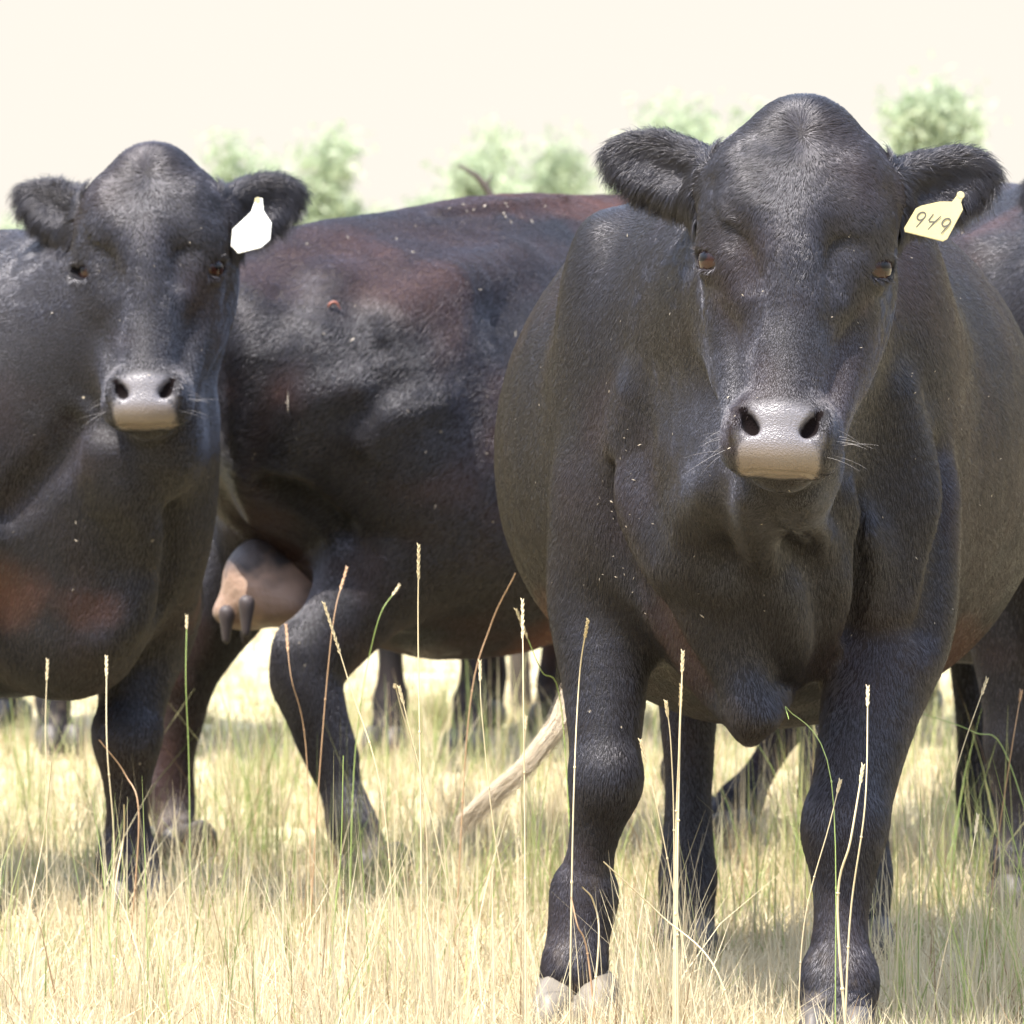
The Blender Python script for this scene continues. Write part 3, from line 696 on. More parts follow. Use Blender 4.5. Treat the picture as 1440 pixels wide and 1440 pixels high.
c['brisket'] = [((.56, -.01, .76), (.19, .145, .18), .10), ((.64, -.03, .63), (.10, .070, .11), .08), (tuple(bt + [0, 0, .03]), (.055, .035, .055), .07)]
c['extra'] = [([tuple(H(0, -.15, .16)) + (.06,), tuple(H(0, -.22, .08)) + (.085,), (.76, 0, .90, .12), (.66, -.01, .76, .11)], .10)]
c['d0'] = 8.2
c['folds'] = [([(1052, 700), (1060, 745), (1075, 790), (1100, 840), (1112, 900), (1100, 960), (1075, 1010)], .030, .035, 1, .12),
              ([(1130, 700), (1150, 760), (1170, 820), (1160, 880), (1135, 930)], .026, .04, 1, .3),
              ([(1000, 690), (985, 740), (985, 790), (1015, 815)], .035, .06, 1, .45), ([(900, 560), (890, 640), (905, 720), (940, 790)], .03, .07, 1, .5),
              ([(1262, 560), (1285, 660), (1305, 760), (1285, 850)], .022, .07, 1, .5), ([(1180, 700), (1220, 780), (1230, 850)], .02, .05, 1, .5),
              ([(905, 830), (930, 880), (960, 930), (985, 970)], .016, .05, -1, -.1),
              ([(1325, 640), (1322, 760), (1300, 880)], .010, .06, -1, .0), ([(1200, 700), (1203, 800), (1190, 880)], .014, .03, -1, -.2),
              ([(878, 660), (872, 730), (885, 800), (915, 850)], .008, .06, -1, .1)]
c['grooves'] = []
tl = [SP(835, 900, 11.0, c), SP(812, 965, 11.0, c), SP(770, 1040, 10.95, c), SP(715, 1092, 10.9, c)]
c['tail'] = [(-.90, 0, 1.20, .035), (-1.0, 0, 1.05, .026), (-1.03, -.03, .80, .018), tuple(tl[0]) + (.014,), tuple(tl[1]) + (.009,), tuple(tl[2]) + (.004,)]
c['rust'] = [(*SP(975, 860, 9.2, c), .06, .10, .16, .25), (*SP(1265, 880, 9.4, c), .10, .06, .16, .35), (*SP(790, 900, 10.0, c), .5, .07, .10, .7), (*SP(1340, 900, 10.0, c), .5, .07, .09, .5)]
c['dust'] = [(*SP(960, 1290, 10.4, c), .12, .9), (*SP(860, 1230, 9.25, c), .06, .3)]
front, Cf = build_cow(c); front_c = dict(c)
flecks(front, Cf, c, 70, (715, 330, 1425, 900), 5, (.0006, .0016)); flecks(front, Cf, c, 22, (840, 600, 900, 840), 6, (.0006, .0018))

# ---- ear tags
M_TAG, ntg, bt, _ = mat('cream plastic tag'); bt.inputs['Base Color'].default_value = (.43, .375, .20, 1); bt.inputs['Roughness'].default_value = .4; bt.inputs['Subsurface Weight'].default_value = .3
bt.inputs['Subsurface Radius'].default_value = (.01, .01, .006)
M_TAGW, ntg, bt, _ = mat('white plastic tag'); bt.inputs['Base Color'].default_value = (.80, .79, .72, 1); bt.inputs['Roughness'].default_value = .4; bt.inputs['Subsurface Weight'].default_value = .3
bt.inputs['Subsurface Radius'].default_value = (.01, .01, .008)
M_INK, ntg, bt, _ = mat('faded marker ink'); bt.inputs['Base Color'].default_value = (.07, .065, .05, 1); bt.inputs['Roughness'].default_value = .6
def plate(name, pts, thick, M, parent, frame, origin, sub=1):
    """flat outline with rounded thickness; frame columns = right, up, normal (parent space)"""
    import bmesh
    bm = bmesh.new(); vs = [bm.verts.new((x, y, 0)) for x, y in pts]; f = bm.faces.new(vs)
    r = bmesh.ops.extrude_face_region(bm, geom=[f]); bmesh.ops.translate(bm, verts=[v for v in r['geom'] if isinstance(v, bmesh.types.BMVert)], vec=(0, 0, thick))
    bmesh.ops.recalc_face_normals(bm, faces=bm.faces)
    bmesh.ops.bevel(bm, geom=[e for e in bm.edges if abs(e.verts[0].co.z - e.verts[1].co.z) < 1e-6], offset=thick * .3, segments=2, affect='EDGES')
    bmesh.ops.triangulate(bm, faces=[f for f in bm.faces if len(f.verts) > 4])
    sz = max(abs(p[1]) for p in pts)
    for v in bm.verts: v.co.z += .25 * (v.co.x ** 2) / .05 * .35 + .06 * v.co.y      # a moulded tag is never quite flat
    me = bpy.data.meshes.new(name); bm.to_mesh(me); bm.free(); me.materials.append(M)
    o = bpy.data.objects.new(name, me); col.objects.link(o); o.parent = parent
    o.matrix_local = Matrix.Translation(Vector(origin)) @ Matrix(np.asarray(frame).tolist()).to_4x4()
    return o
def strokes(name, lines, r, M, parent):
    V = []; F = []
    for ln in lines:
        ln = np.array(ln, float); q = []
        for i in range(len(ln)):
            a = ln[max(i - 1, 0)]; b = ln[min(i + 1, len(ln) - 1)]; t = (b - a) / (np.linalg.norm(b - a) + 1e-9); nrm = np.array([-t[1], t[0]])
            w_ = r * (1 if 0 < i < len(ln) - 1 else .6)
            for sgn in (1, -1): x, y = ln[i] + nrm * w_ * sgn; q.append((x, y, .25 * (x ** 2) / .05 * .35 + .06 * y + .0042))
        b0 = len(V); V += q; F += [(b0 + 2 * i, b0 + 2 * i + 1, b0 + 2 * i + 3, b0 + 2 * i + 2) for i in range(len(ln) - 1)]
    return mesh_np(name, V, F, M, parent=parent)
def nine(x, y, s):
    t = np.linspace(R(20), R(380), 15); loop = [(x + .30 * s * math.cos(a), y + .36 * s * math.sin(a) + .25 * s) for a in t]
    return [loop, [(x + .30 * s, y + .42 * s), (x + .26 * s, y), (x + .10 * s, -.75 * s + y)]]
# front cow's tag: a rounded square hanging skewed below the ear
# photo corners (1440 px): top-right neck (1341,276), right (1350,291), bottom-right (1326,342), bottom-left (1269,327), top-left (1290,293)
tagd = 8.80
def tagframe(cc, centre_px, d, rollv, yawv):
    Bw = np.array(Matrix.Rotation(R(yawv), 3, 'Z') @ Matrix.Rotation(R(rollv), 3, 'Y') @ Matrix.Rotation(R(-8), 3, 'X')) @ np.stack([[1., 0, 0], [0, 0, 1.], [0, -1., 0]], 1)
    return rotz(R(cc['phi'])).T @ Bw, SP(*centre_px, d, cc)
fr, oo = tagframe(front_c, (1311, 312), tagd, 14, 0)
k = tagd / 8400
pts = [(-31, 12), (-31, -19), (-27, -24), (28, -24), (32, -19), (30, 26), (26, 31), (22, 36), (20, 48), (12, 48), (10, 34), (-6, 30), (-26, 18)]
def skew(p): x, y = p; return ((x + y * .30) * k, y * k)
tag_o = plate('ear_tag', [skew(p) for p in pts][::-1], .003, M_TAG, front, fr, oo)
tag_o['label'] = 'cream plastic ear tag with the handwritten number 949'
four = [[(-.32, .62), (-.38, .02), (-.28, -.10), (.22, .05)], [(.34, .60), (.10, -.10), (-.05, -.80)]]
L1 = [[skew((a, b)) for a, b in ln] for ln in nine(-18, -1, 17)] + [[skew((a * 17 + 1, b * 17)) for a, b in ln] for ln in four] + [[skew((a, b)) for a, b in ln] for ln in nine(18, -1, 17)]
strokes('number', L1, .0012, M_INK, tag_o)
def pin(parent, pos):
    import bmesh
    bm = bmesh.new(); bmesh.ops.create_cone(bm, cap_ends=True, segments=16, radius1=.006, radius2=.005, depth=.004); me = bpy.data.meshes.new('tag_button'); bm.to_mesh(me); bm.free(); me.materials.append(M_TAG)
    o = bpy.data.objects.new('tag_button', me); col.objects.link(o); o.parent = parent; o.location = pos; return o
pin(tag_o, (skew((16, 46))[0], skew((16, 46))[1], .006))

# ---- pale switch at the end of the front cow's tail
M_SWITCH = fur_material('faded tail hair', (.50, .42, .30), .6); M_SWITCH_D = fur_material('black tail hair', (.012, .01, .01), .45)
def switch(path, n, r0, M, parent, seed=5, hr=.0006, name='tail_switch'):
    rng = np.random.default_rng(seed); pa = np.array(path); m = len(pa); npt = 12
    tt = np.linspace(0, m - 1, npt); ctr = np.stack([np.interp(tt, np.arange(m), pa[:, i]) for i in range(3)], 1)
    st = rng.random(n) * .35; en = .75 + .35 * rng.random(n); off = rng.normal(0, 1, (n, 3)); pos = np.empty((n, npt, 3), np.float32)
    u = np.linspace(0, 1, npt)
    for i in range(npt):
        q = np.clip(st + (en - st) * u[i], 0, 1.08) * (m - 1); base = np.stack([np.interp(q, np.arange(m), pa[:, j]) for j in range(3)], 1)
        prof = (1 - np.clip(q / (m - 1), 0, 1)) ** .7 * .9 + .22
        pos[:, i] = base + off * (r0 * .45 * prof)[:, None] + rng.normal(0, .0012, (n, 3)) - np.array([0, 0, 1]) * (rng.random(n) ** 3 * .05 * u[i] ** 2)[:, None]
    hc = bpy.data.hair_curves.new(name); hc.add_curves([npt] * n); hc.attributes['position'].data.foreach_set('vector', pos.ravel())
    ra = hc.attributes.get('radius') or hc.attributes.new('radius', 'FLOAT', 'POINT'); ra.data.foreach_set('value', np.tile(hr * np.linspace(1, .3, npt), n).astype(np.float32))
    hc.materials.append(M); o = bpy.data.objects.new(name, hc); col.objects.link(o); o.parent = parent; return o
sw = [SP(845, 890, 11.0, c), SP(818, 950, 11.0, c), SP(785, 1020, 10.97, c), SP(735, 1080, 10.93, c), SP(680, 1122, 10.9, c), SP(645, 1150, 10.87, c)]
switch(sw, 1500, .017, M_SWITCH, front, hr=.0003)['label'] = 'faded tan tail switch swinging left between the legs'

# ---- whiskers
def whiskers(parent, cc, n=16):
    rng = np.random.default_rng(9); pos = np.empty((n, 6, 3), np.float32); s = cc.get('hs', 1)
    for i in range(n):
        q = 1 if i % 2 else -1; b = np.array([q * (.070 + .02 * rng.random()), -.07 + .04 * rng.random(), .02 + .06 * rng.random()]); d = np.array([q * .9, .25 * rng.normal(), .25 * rng.normal() - .1]); L = .03 + .04 * rng.random()
        for j in range(6): t = j / 5; pos[i, j] = cc['hf'] @ ((b + d * L * t + np.array([0, 0, -.012]) * t * t) * s) + cc['ho']
    hc = bpy.data.hair_curves.new('whiskers'); hc.add_curves([6] * n); hc.attributes['position'].data.foreach_set('vector', pos.ravel())
    ra = hc.attributes.get('radius') or hc.attributes.new('radius', 'FLOAT', 'POINT'); ra.data.foreach_set('value', np.tile(.00016 * np.linspace(1, .2, 6), n).astype(np.float32))
    hc.materials.append(fur_material('pale whisker', (.3, .28, .27), .4)); o = bpy.data.objects.new('whiskers', hc); col.objects.link(o); o.parent = parent
whiskers(front, front_c)

# ---- the cow at the left edge, turned towards the camera
if ALL or 'left' in DEV:
    c = dict(name='cow', label='black cow at the left edge with a blank white ear tag, looking at the camera', O=(-1.18, 11.72), phi=-50, h=.011, levels=1, bw=.98, drop=.09, seed=7, hair=420000, hr=.00048, hs=.915)
    c['ho'] = SP(200, 591, 10.87, c); c['hf'] = head_frame(-50, 4, 20, -1.5); hf, ho, HS = c['hf'], c['ho'], .915
    c['ears'] = [dict(base=(.128, -.120, .460), dir=(.80, -.15, .56), cup=(.35, .95, -.10), L=.168, W=.092),
                 dict(base=(-.125, -.125, .470), dir=(-.93, -.15, .42), cup=(-.1, 1, -.30), L=.168, W=.105)]
    nb = H(0, -.18, .42)
    c['top'] = [(.62, 0, 1.08, .12), (.40, 0, 1.15, .12), (.10, 0, 1.14, .13), (-.30, 0, 1.16, .14), (-.60, 0, 1.19, .13), (-.88, 0, 1.16, .09)]
    c['neck'] = [(.30, 0, .95, .28), (.50, 0, 1.00, .25), tuple(nb * .5 + np.array([.60, 0, 1.02]) * .5) + (.195,), tuple(nb) + (.145,)]
    f1 = SP(180, 1060, 11.35, c); f2 = SP(188, 1290, 11.38, c)
    c['fore'] = [FORE(.48, -.27), [(.48, .19, .90), tuple(SP(205, 860, 11.5, c)), tuple(SP(178, 1035, 11.4, c)), tuple(SP(180, 1210, 11.42, c)), tuple(SP(192, 1262, 11.36, c)), 1.2]]
    c['hind'] = [HIND(-.72, -.19), HIND(-.66, .19)]
    c['hoofs'] = {1: dict(yaw=R(-40), s=1.15)}
    c['brisket'] = [((.56, 0, .68), (.17, .15, .20), .10), (tuple(SP(95, 900, 11.25, c)), (.13, .10, .10), .10)]
    c['extra'] = [([tuple(H(0, -.15, .16)) + (.055,), tuple(H(0, -.24, .04)) + (.085,), (.70, 0, .86, .13), (.62, 0, .72, .13)], .10), ([tuple(SP(262, 590, 11.2, c)) + (.04,), tuple(SP(260, 680, 11.25, c)) + (.048,), tuple(SP(250, 760, 11.3, c)) + (.052,), tuple(SP(232, 850, 11.4, c)) + (.05,)], .09)]
    c['d0'] = 10.3
    c['folds'] = [([(160, 640), (178, 700), (200, 740), (205, 770)], .03, .06, 1, .4), ([(120, 590), (135, 650), (150, 700)], .02, .04, 1, .5),
                  ([(105, 600), (75, 650), (40, 690), (10, 720)], .02, .05, -1, -.1), ([(190, 830), (175, 870), (150, 900)], .03, .06, 1, .5),
                  ([(238, 720), (240, 790), (228, 850)], .010, .05, -1, 0)]
    c['tail'] = [(-.90, 0, 1.20, .035), (-1.0, 0, 1.0, .028), (-1.03, 0, .6, .02), (-1.02, 0, .35, .015)]
    c['rust'] = [(*SP(25, 830, 11.2, c), .12, .20, .09, .55), (*SP(130, 850, 11.15, c), .10, .10, .05, .3), (*SP(262, 815, 11.4, c), .05, .06, .12, .5)]
    left, Cl = build_cow(c); left_c = dict(c)
    flecks(left, Cl, c, 22, (5, 200, 300, 900), 15, (.0006, .0016))
    whiskers(left, left_c, 14)
    # tag: narrow neck, hexagonal plate. corners (360,283)(370,283)(372,298)(382,315)(380,341)(368,349)(335,357)(325,347)(327,322)(350,300)
    fr, oo = tagframe(c, (353, 325), 11.0, 14, 0); k = 11.0 / 8400
    raw = [(360, 278), (369, 279), (371, 297), (382, 314), (380, 338), (367, 349), (335, 357), (325, 346), (327, 323), (353, 298)]
    pts = []
    for x, y in raw: dx, dy = x - 353, 325 - y; a = R(14); pts.append(((dx * math.cos(a) - dy * math.sin(a)) * k, (dx * math.sin(a) + dy * math.cos(a)) * k))
    tl_ = plate('ear_tag', pts[::-1], .003, M_TAGW, left, fr, oo); tl_['label'] = 'blank white plastic ear tag with a narrow neck'
    pin(tl_, (pts[0][0] + .004, pts[0][1] - .004, .006))

# ---- the cow broadside behind, walking away to the right, udder showing
if ALL or 'mid' in DEV:
    c = dict(name='cow', label='black cow standing broadside in the middle, pinkish udder showing, head hidden', O=(.08, 12.78), phi=42, h=.012, levels=1, bw=1.0, belly=.02, seed=11, clump=.25, hair=600000, hr=.00045, hl=1.0, detail=False, lump=.0035)
    c['ho'] = np.array([1.42, -.02, .78]); c['hf'] = np.array(Matrix.Rotation(R(90), 3, 'Z')) @ np.array(Matrix.Rotation(R(-40), 3, 'X')) @ np.stack([[-1., 0, 0], [0, -1., 0], [0, 0, 1.]], 1)
    hf, ho, HS = c['hf'], c['ho'], 1.0
    c['ears'] = [dict(base=(.125, -.125, .455), dir=(.9, -.3, .1), cup=(.3, 1, -.15), L=.15, W=.10), dict(base=(-.125, -.125, .455), dir=(-.9, -.3, .1), cup=(-.3, 1, -.15), L=.15, W=.10)]
    nb = H(0, -.18, .42)
    c['neck'] = [(.38, 0, 1.05, .27), (.62, 0, 1.08, .22), tuple(nb) + (.145,)]
    c['top'] = [(.62, 0, 1.24, .11), (.40, 0, 1.295, .11), (.10, 0, 1.26, .13), (-.25, 0, 1.225, .135), (-.52, 0, 1.215, .12), (-.72, 0, 1.19, .10), (-.90, 0, 1.16, .08)]; c['hookz'] = 1.19
    c['fore'] = [[(.48, -.19, .90), (.46, -.19, .70), tuple(SP(1130, 985, 13.2, c)), tuple(SP(1040, 1130, 13.08, c)), tuple(SP(1010, 1172, 13.02, c))], FORE(.56, .19)]
    c['hind'] = [[(-.60, -.17, 1.04), (-.52, -.20, .74), tuple(SP(430, 955, 12.2, c)), tuple(SP(495, 1160, 12.12, c)), tuple(SP(520, 1215, 12.1, c))],
                 [(-.60, .17, 1.04), (-.56, .20, .76), tuple(SP(262, 960, 12.6, c)), tuple(SP(240, 1120, 12.6, c)), tuple(SP(246, 1180, 12.55, c))]]
    c['brisket'] = [((.60, 0, .66), (.17, .13, .18), .10)]
    c['tail'] = [(-.90, 0, 1.22, .035), (-.99, .02, 1.05, .028), (-1.0, .06, .75, .022), (-.97, .1, .5, .016)]
    c['tinge'] = .28; c['rust'] = [(*SP(800, 300, 12.9, c), .42, .3, .07, .95), (*SP(560, 380, 12.3, c), .5, .25, .16, .15), (*SP(790, 900, 12.5, c), .12, .2, .12, .9), (*SP(470, 400, 12.3, c), .15, .25, .16, .35)]
    c['extra'] = [([tuple(SP(530, 790, 12.25, c)) + (.10,), tuple(SP(480, 872, 12.2, c)) + (.070,), tuple(SP(436, 930, 12.18, c)) + (.066,), tuple(SP(440, 990, 12.16, c)) + (.054,), tuple(SP(468, 1060, 12.16, c)) + (.040,)], .05)]
    c['d0'] = 11.3
    c['pits'] = [(390, 410, .008), (535, 492, .010), (700, 455, .009)]
    c['folds'] = [([(470, 400), (440, 480), (420, 560), (400, 640)], .03, .08, 1, .6), ([(356, 500), (350, 580), (352, 650), (368, 720)], .03, .08, 1, .7), ([(410, 600), (440, 560), (500, 540)], .022, .05, 1, .5),
                  ([(520, 620), (560, 580), (620, 560)], .022, .05, 1, .5), ([(560, 440), (640, 400), (720, 370)], .03, .08, 1, .6), ([(480, 740), (430, 700), (390, 680)], .02, .05, -1, -.1),
                  ([(620, 300), (700, 292), (790, 284)], .012, .03, 1, .5)]
    mid, Cm = build_cow(c); mid_c = dict(c)
    flecks(mid, Cm, c, 26, (330, 300, 780, 740), 25, (.001, .0026), [(405, 565, 34), (585, 318, 4), (725, 470, 14)])
    flecks(mid, Cm, c, 16, (620, 282, 800, 315), 26, (.001, .0028))
    # udder with four teats
    M_UD, nu, bu, _ = mat('pinkish udder skin'); cu = objco(nu); ucol = mixc(nu, noise(nu, 6, 3, cu), (.22, .14, .10), (.33, .22, .16))
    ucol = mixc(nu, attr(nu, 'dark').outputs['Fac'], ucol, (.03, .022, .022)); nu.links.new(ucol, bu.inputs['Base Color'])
    bu.inputs['Roughness'].default_value = .6; bu.inputs['Subsurface Weight'].default_value = .1; bu.inputs['Subsurface Radius'].default_value = (.02, .008, .005); bump(nu, bu, noise(nu, 55, 4, cu), .7, .006)
    U = Clay(); u0 = SP(392, 812, 12.42, c)
    U.ell(tuple(u0), (.12, .10, .095), .05); U.ell(tuple(SP(372, 842, 12.33, c)), (.045, .04, .045), .03); U.ell(tuple(SP(340, 850, 12.4, c)), (.04, .04, .04), .03); U.ell(tuple(SP(366, 828, 12.38, c)), (.06, .055, .065), .05); U.ell(tuple(SP(425, 850, 12.35, c)), (.075, .06, .045), .05); U.ell(tuple(SP(335, 862, 12.4, c)), (.05, .05, .025), .04)
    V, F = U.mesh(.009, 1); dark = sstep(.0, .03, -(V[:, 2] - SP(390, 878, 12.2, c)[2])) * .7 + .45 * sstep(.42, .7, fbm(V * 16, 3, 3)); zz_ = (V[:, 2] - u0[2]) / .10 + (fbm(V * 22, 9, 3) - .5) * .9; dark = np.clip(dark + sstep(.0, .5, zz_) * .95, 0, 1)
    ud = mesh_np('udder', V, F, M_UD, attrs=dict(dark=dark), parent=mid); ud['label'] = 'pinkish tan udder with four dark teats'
    M_TEAT, nn_, bb_, _ = mat('dark teat skin'); bb_.inputs['Base Color'].default_value = (.045, .034, .035, 1); bb_.inputs['Roughness'].default_value = .6
    for (px, py, d, L) in ((346, 866, 12.22, .065), (318, 880, 12.34, .05), (345, 885, 12.46, .04), (436, 868, 12.36, .06)):
        T = Clay(); a = SP(px + 1, py - 18, d, c); b_ = SP(px, py + 20 + (L - .05) * 300, d, c); T.chain([tuple(a) + (.017,), tuple((a + b_) / 2) + (.012,), tuple(b_) + (.008,)], .02)
        V, F = T.mesh(.005, 0); mesh_np('teat', V, F, M_TEAT, parent=ud)
    # dry reddish scab on the flank
    hp = SP(470, 430, 11.5, c); dr = SP(470, 430, 12.6, c) - hp; dr /= np.linalg.norm(dr); t = np.linspace(0, 1.6, 400); j = np.nonzero(Cm.ev(hp + dr * t[:, None]) < .006)[0][0]
    dep = 11.5 + t[j] * .99
    T = Clay(); T.chain([tuple(SP(461, 433, dep, c)) + (.002,), tuple(SP(464, 427, dep, c)) + (.003,), tuple(SP(472, 425, dep, c)) + (.003,), tuple(SP(479, 435, dep, c)) + (.002,)], .01)
    V, F = T.mesh(.003, 0); M_SC, _n, bb_, _ = mat('red scab'); bb_.inputs['Base Color'].default_value = (.20, .065, .04, 1)
    mesh_np('scab', V, F, M_SC, parent=mid)['label'] = 'small curved reddish scab on the flank'

# ---- the cow cut off by the right edge
if ALL or 'right' in DEV:
    c = dict(name='cow', label='black cow cut off by the right edge, half hidden behind the largest cow', O=(1.0, 11.93), phi=-75, h=.012, levels=1, bw=1.0, seed=13, hair=160000, hr=.0006, detail=False, earhair=9000)
    c['ho'] = SP(1694, 588, 10.8, c); c['hf'] = head_frame(-75, 0, 19, 0); hf, ho, HS = c['hf'], c['ho'], 1.0
    c['ears'] = [dict(base=(.125, -.125, .465), dir=(.95, -.12, .22), cup=(.05, 1, -.35), L=.16, W=.112), dict(base=(-.125, -.125, .465), dir=(-.95, -.12, .3), cup=(-.05, 1, -.35), L=.165, W=.112)]
    nb = H(0, -.18, .42)
    c['neck'] = [(.32, 0, 1.04, .29), (.54, 0, 1.08, .25), tuple(nb * .5 + np.array([.66, 0, 1.08]) * .5) + (.19,), tuple(nb) + (.135,)]
    c['fore'] = [[(.48, -.20, .90), (.46, -.20, .68), tuple(SP(1425, 1050, 11.45, c)), tuple(SP(1428, 1215, 11.43, c)), tuple(SP(1432, 1280, 11.4, c))], FORE(.50, .19)]
    c['hind'] = [HIND(-.70, -.19), HIND(-.70, .19)]
    c['tail'] = [(-.90, 0, 1.20, .035), (-1.0, 0, 1.0, .028), (-1.03, 0, .6, .02), (-1.02, 0, .35, .015)]
    c['rust'] = [(*SP(1400, 430, 11.5, c), .2, .2, .2, .5)]
    right, Cr = build_cow(c)

# ---- cows farther back, seen only as legs and bellies between the others
if ALL or 'far' in DEV:
    c = dict(name='cow', label='distant black cow whose legs show under the belly of the broadside cow', O=(-.08, 16.45), phi=-104, h=.014, levels=0, hair=0, detail=False, lump=.005)
    c['ho'] = np.array([1.30, 0, .70]); c['hf'] = np.array(Matrix.Rotation(R(90), 3, 'Z')) @ np.array(Matrix.Rotation(R(-30), 3, 'X')) @ np.stack([[-1., 0, 0], [0, -1., 0], [0, 0, 1.]], 1)
    hf, ho, HS = c['hf'], c['ho'], 1.0
    c['ears'] = [dict(base=(.125, -.125, .455), dir=(.95, -.2, .0), cup=(.05, 1, -.35), L=.16, W=.11), dict(base=(-.125, -.125, .455), dir=(-.95, -.2, .0), cup=(-.05, 1, -.35), L=.16, W=.11)]
    nb = H(0, -.18, .42); c['neck'] = [(.38, 0, 1.0, .26), (.62, 0, 1.02, .21), tuple(nb) + (.14,)]
    c['top'] = [(.62, 0, 1.12, .12), (.40, 0, 1.18, .12), (.10, 0, 1.16, .13), (-.30, 0, 1.16, .14), (-.60, 0, 1.17, .13), (-.88, 0, 1.14, .09)]
    c['fore'] = [FORE(.52, -.13), FORE(.56, .12)]; c['hind'] = [HIND(-.70, -.17), HIND(-.62, .06)]
    c['tail'] = [(-.90, 0, 1.15, .035), (-1.0, 0, 1.0, .028), (-1.03, 0, .7, .02), (-1.02, 0, .5, .03), (-1.02, 0, .30, .022)]
    c['rust'] = [(-.6, 0, .5, .3, .3, .4, .5)]
    far0, Cx = build_cow(c)
    def far_copy(O, phi, label, sc_=1.0):
        r = far0.copy(); col.objects.link(r); r.location = (*O, 0); r.rotation_euler = (0, 0, R(phi)); r['label'] = label; r.scale = (sc_,) * 3
        for ch in list(far0.children): q = ch.copy(); col.objects.link(q); q.parent = r
        return r
    far_copy((-1.30, 16.6), -70, 'distant black cow whose dusty legs show below the chest of the left cow')
    fr4 = far_copy((1.22, 17.0), 80, 'distant black cow with a bushy hanging tail, seen just left of the right edge')
    sw = [(-1.02, -.05, .75), (-1.03, -.07, .6), (-1.05, -.06, .45), (-1.06, -.02, .30), (-1.03, .03, .15)]
    switch(sw, 700, .06, M_SWITCH_D, fr4, 8, .0012)
# ------------------------------------------------------------------ ground and pasture
m, nt, b, _ = mat('dry pasture soil'); co = objco(nt)
gc = mixc(nt, noise(nt, 1.3, 5, co), (.46, .39, .24), (.55, .48, .32)); gc = mixc(nt, ramp(nt, noise(nt, .35, 4, co), [(.45, (0, 0, 0)), (.7, (1, 1, 1))]), gc, (.33, .33, .16))
gc = mixc(nt, ramp(nt, noise(nt, 45, 3, co), [(.35, (.5, .5, .5)), (.6, (0, 0, 0))]), gc, (.24, .18, .10))
nt.links.new(gc, b.inputs['Base Color']); b.inputs['Roughness'].default_value = .95; b.inputs['Specular IOR Level'].default_value = .1; bump(nt, b, noise(nt, 30, 4, co), .8, .03)
gx = np.r_[-900, -300, -100, np.linspace(-40, 40, 61), 100, 300, 900]; gy = np.r_[-200, -60, np.linspace(-10, 70, 81), 120, 250, 500, 1500]
GX, GY = np.meshgrid(gx, gy, indexing='ij'); gv = np.stack([GX.ravel(), GY.ravel(), 0 * GX.ravel()], 1)
gv[:, 2] = (fbm(gv * .25, 41, 2) - .5) * .03 * (np.abs(gv[:, 0]) < 40) - .012
ii = np.arange(len(gx) * len(gy)).reshape(len(gx), len(gy)); gf = np.stack([ii[:-1, :-1], ii[1:, :-1], ii[1:, 1:], ii[:-1, 1:]], -1).reshape(-1, 4)
tag(mesh_np('ground', gv, gf, m), kind='structure')

M_GRASS, nt, b, out = mat('grass blades')
hue = attr(nt, 'hue').outputs['Fac']; gcol = mixc(nt, ramp(nt, hue, [(0, (1, 1, 1)), (.001, (0, 0, 0))]), ramp(nt, hue, [(0, (.55, .45, .28)), (.35, (.62, .54, .36)), (.55, (.54, .48, .27)), (.75, (.37, .38, .16)), (1, (.22, .30, .09))]), (.30, .20, .11))
nt.links.new(gcol, b.inputs['Base Color']); b.inputs['Roughness'].default_value = .6; b.inputs['Specular IOR Level'].default_value = .25
tr = N(nt, 'ShaderNodeBsdfTranslucent'); nt.links.new(gcol, tr.inputs[0]); mx = N(nt, 'ShaderNodeMixShader'); mx.inputs[0].default_value = .35
nt.links.new(b.outputs[0], mx.inputs[1]); nt.links.new(tr.outputs[0], mx.inputs[2]); nt.links.new(mx.outputs[0], out.inputs[0])

def blades(rng, x, y, hgt, wid, hue_, lean, seg=3, z0=-.015):
    n = len(x); az = rng.random(n) * 2 * math.pi; ld = np.stack([np.cos(az), np.sin(az)], 1); wa = rng.random(n) * math.pi; wv = np.stack([np.cos(wa), np.sin(wa), 0 * wa], 1)
    V = np.empty((n, seg + 1, 2, 3), np.float32); t = np.linspace(0, 1, seg + 1)
    for i, ti in enumerate(t):
        off = (lean * (ti * .35 + .65 * ti * ti))[:, None] * hgt[:, None]
        c_ = np.stack([x + ld[:, 0] * off[:, 0], y + ld[:, 1] * off[:, 0], z0 + hgt * ti * np.sqrt(np.maximum(1 - (lean * ti * .6) ** 2, .08))], 1)
        w_ = (wid * (1 - ti ** 1.6 * .92) * .5)[:, None] * wv
        V[:, i, 0] = c_ - w_; V[:, i, 1] = c_ + w_
    b0 = (np.arange(n) * (seg + 1) * 2)[:, None]; F = np.concatenate([b0 + np.array([2 * i, 2 * i + 1, 2 * i + 3, 2 * i + 2]) for i in range(seg)], 0)
    return V.reshape(-1, 3), F, np.repeat(hue_, (seg + 1) * 2)
rng = np.random.default_rng(77)
Vs, Fs, Hs = [], [], []; nv = 0
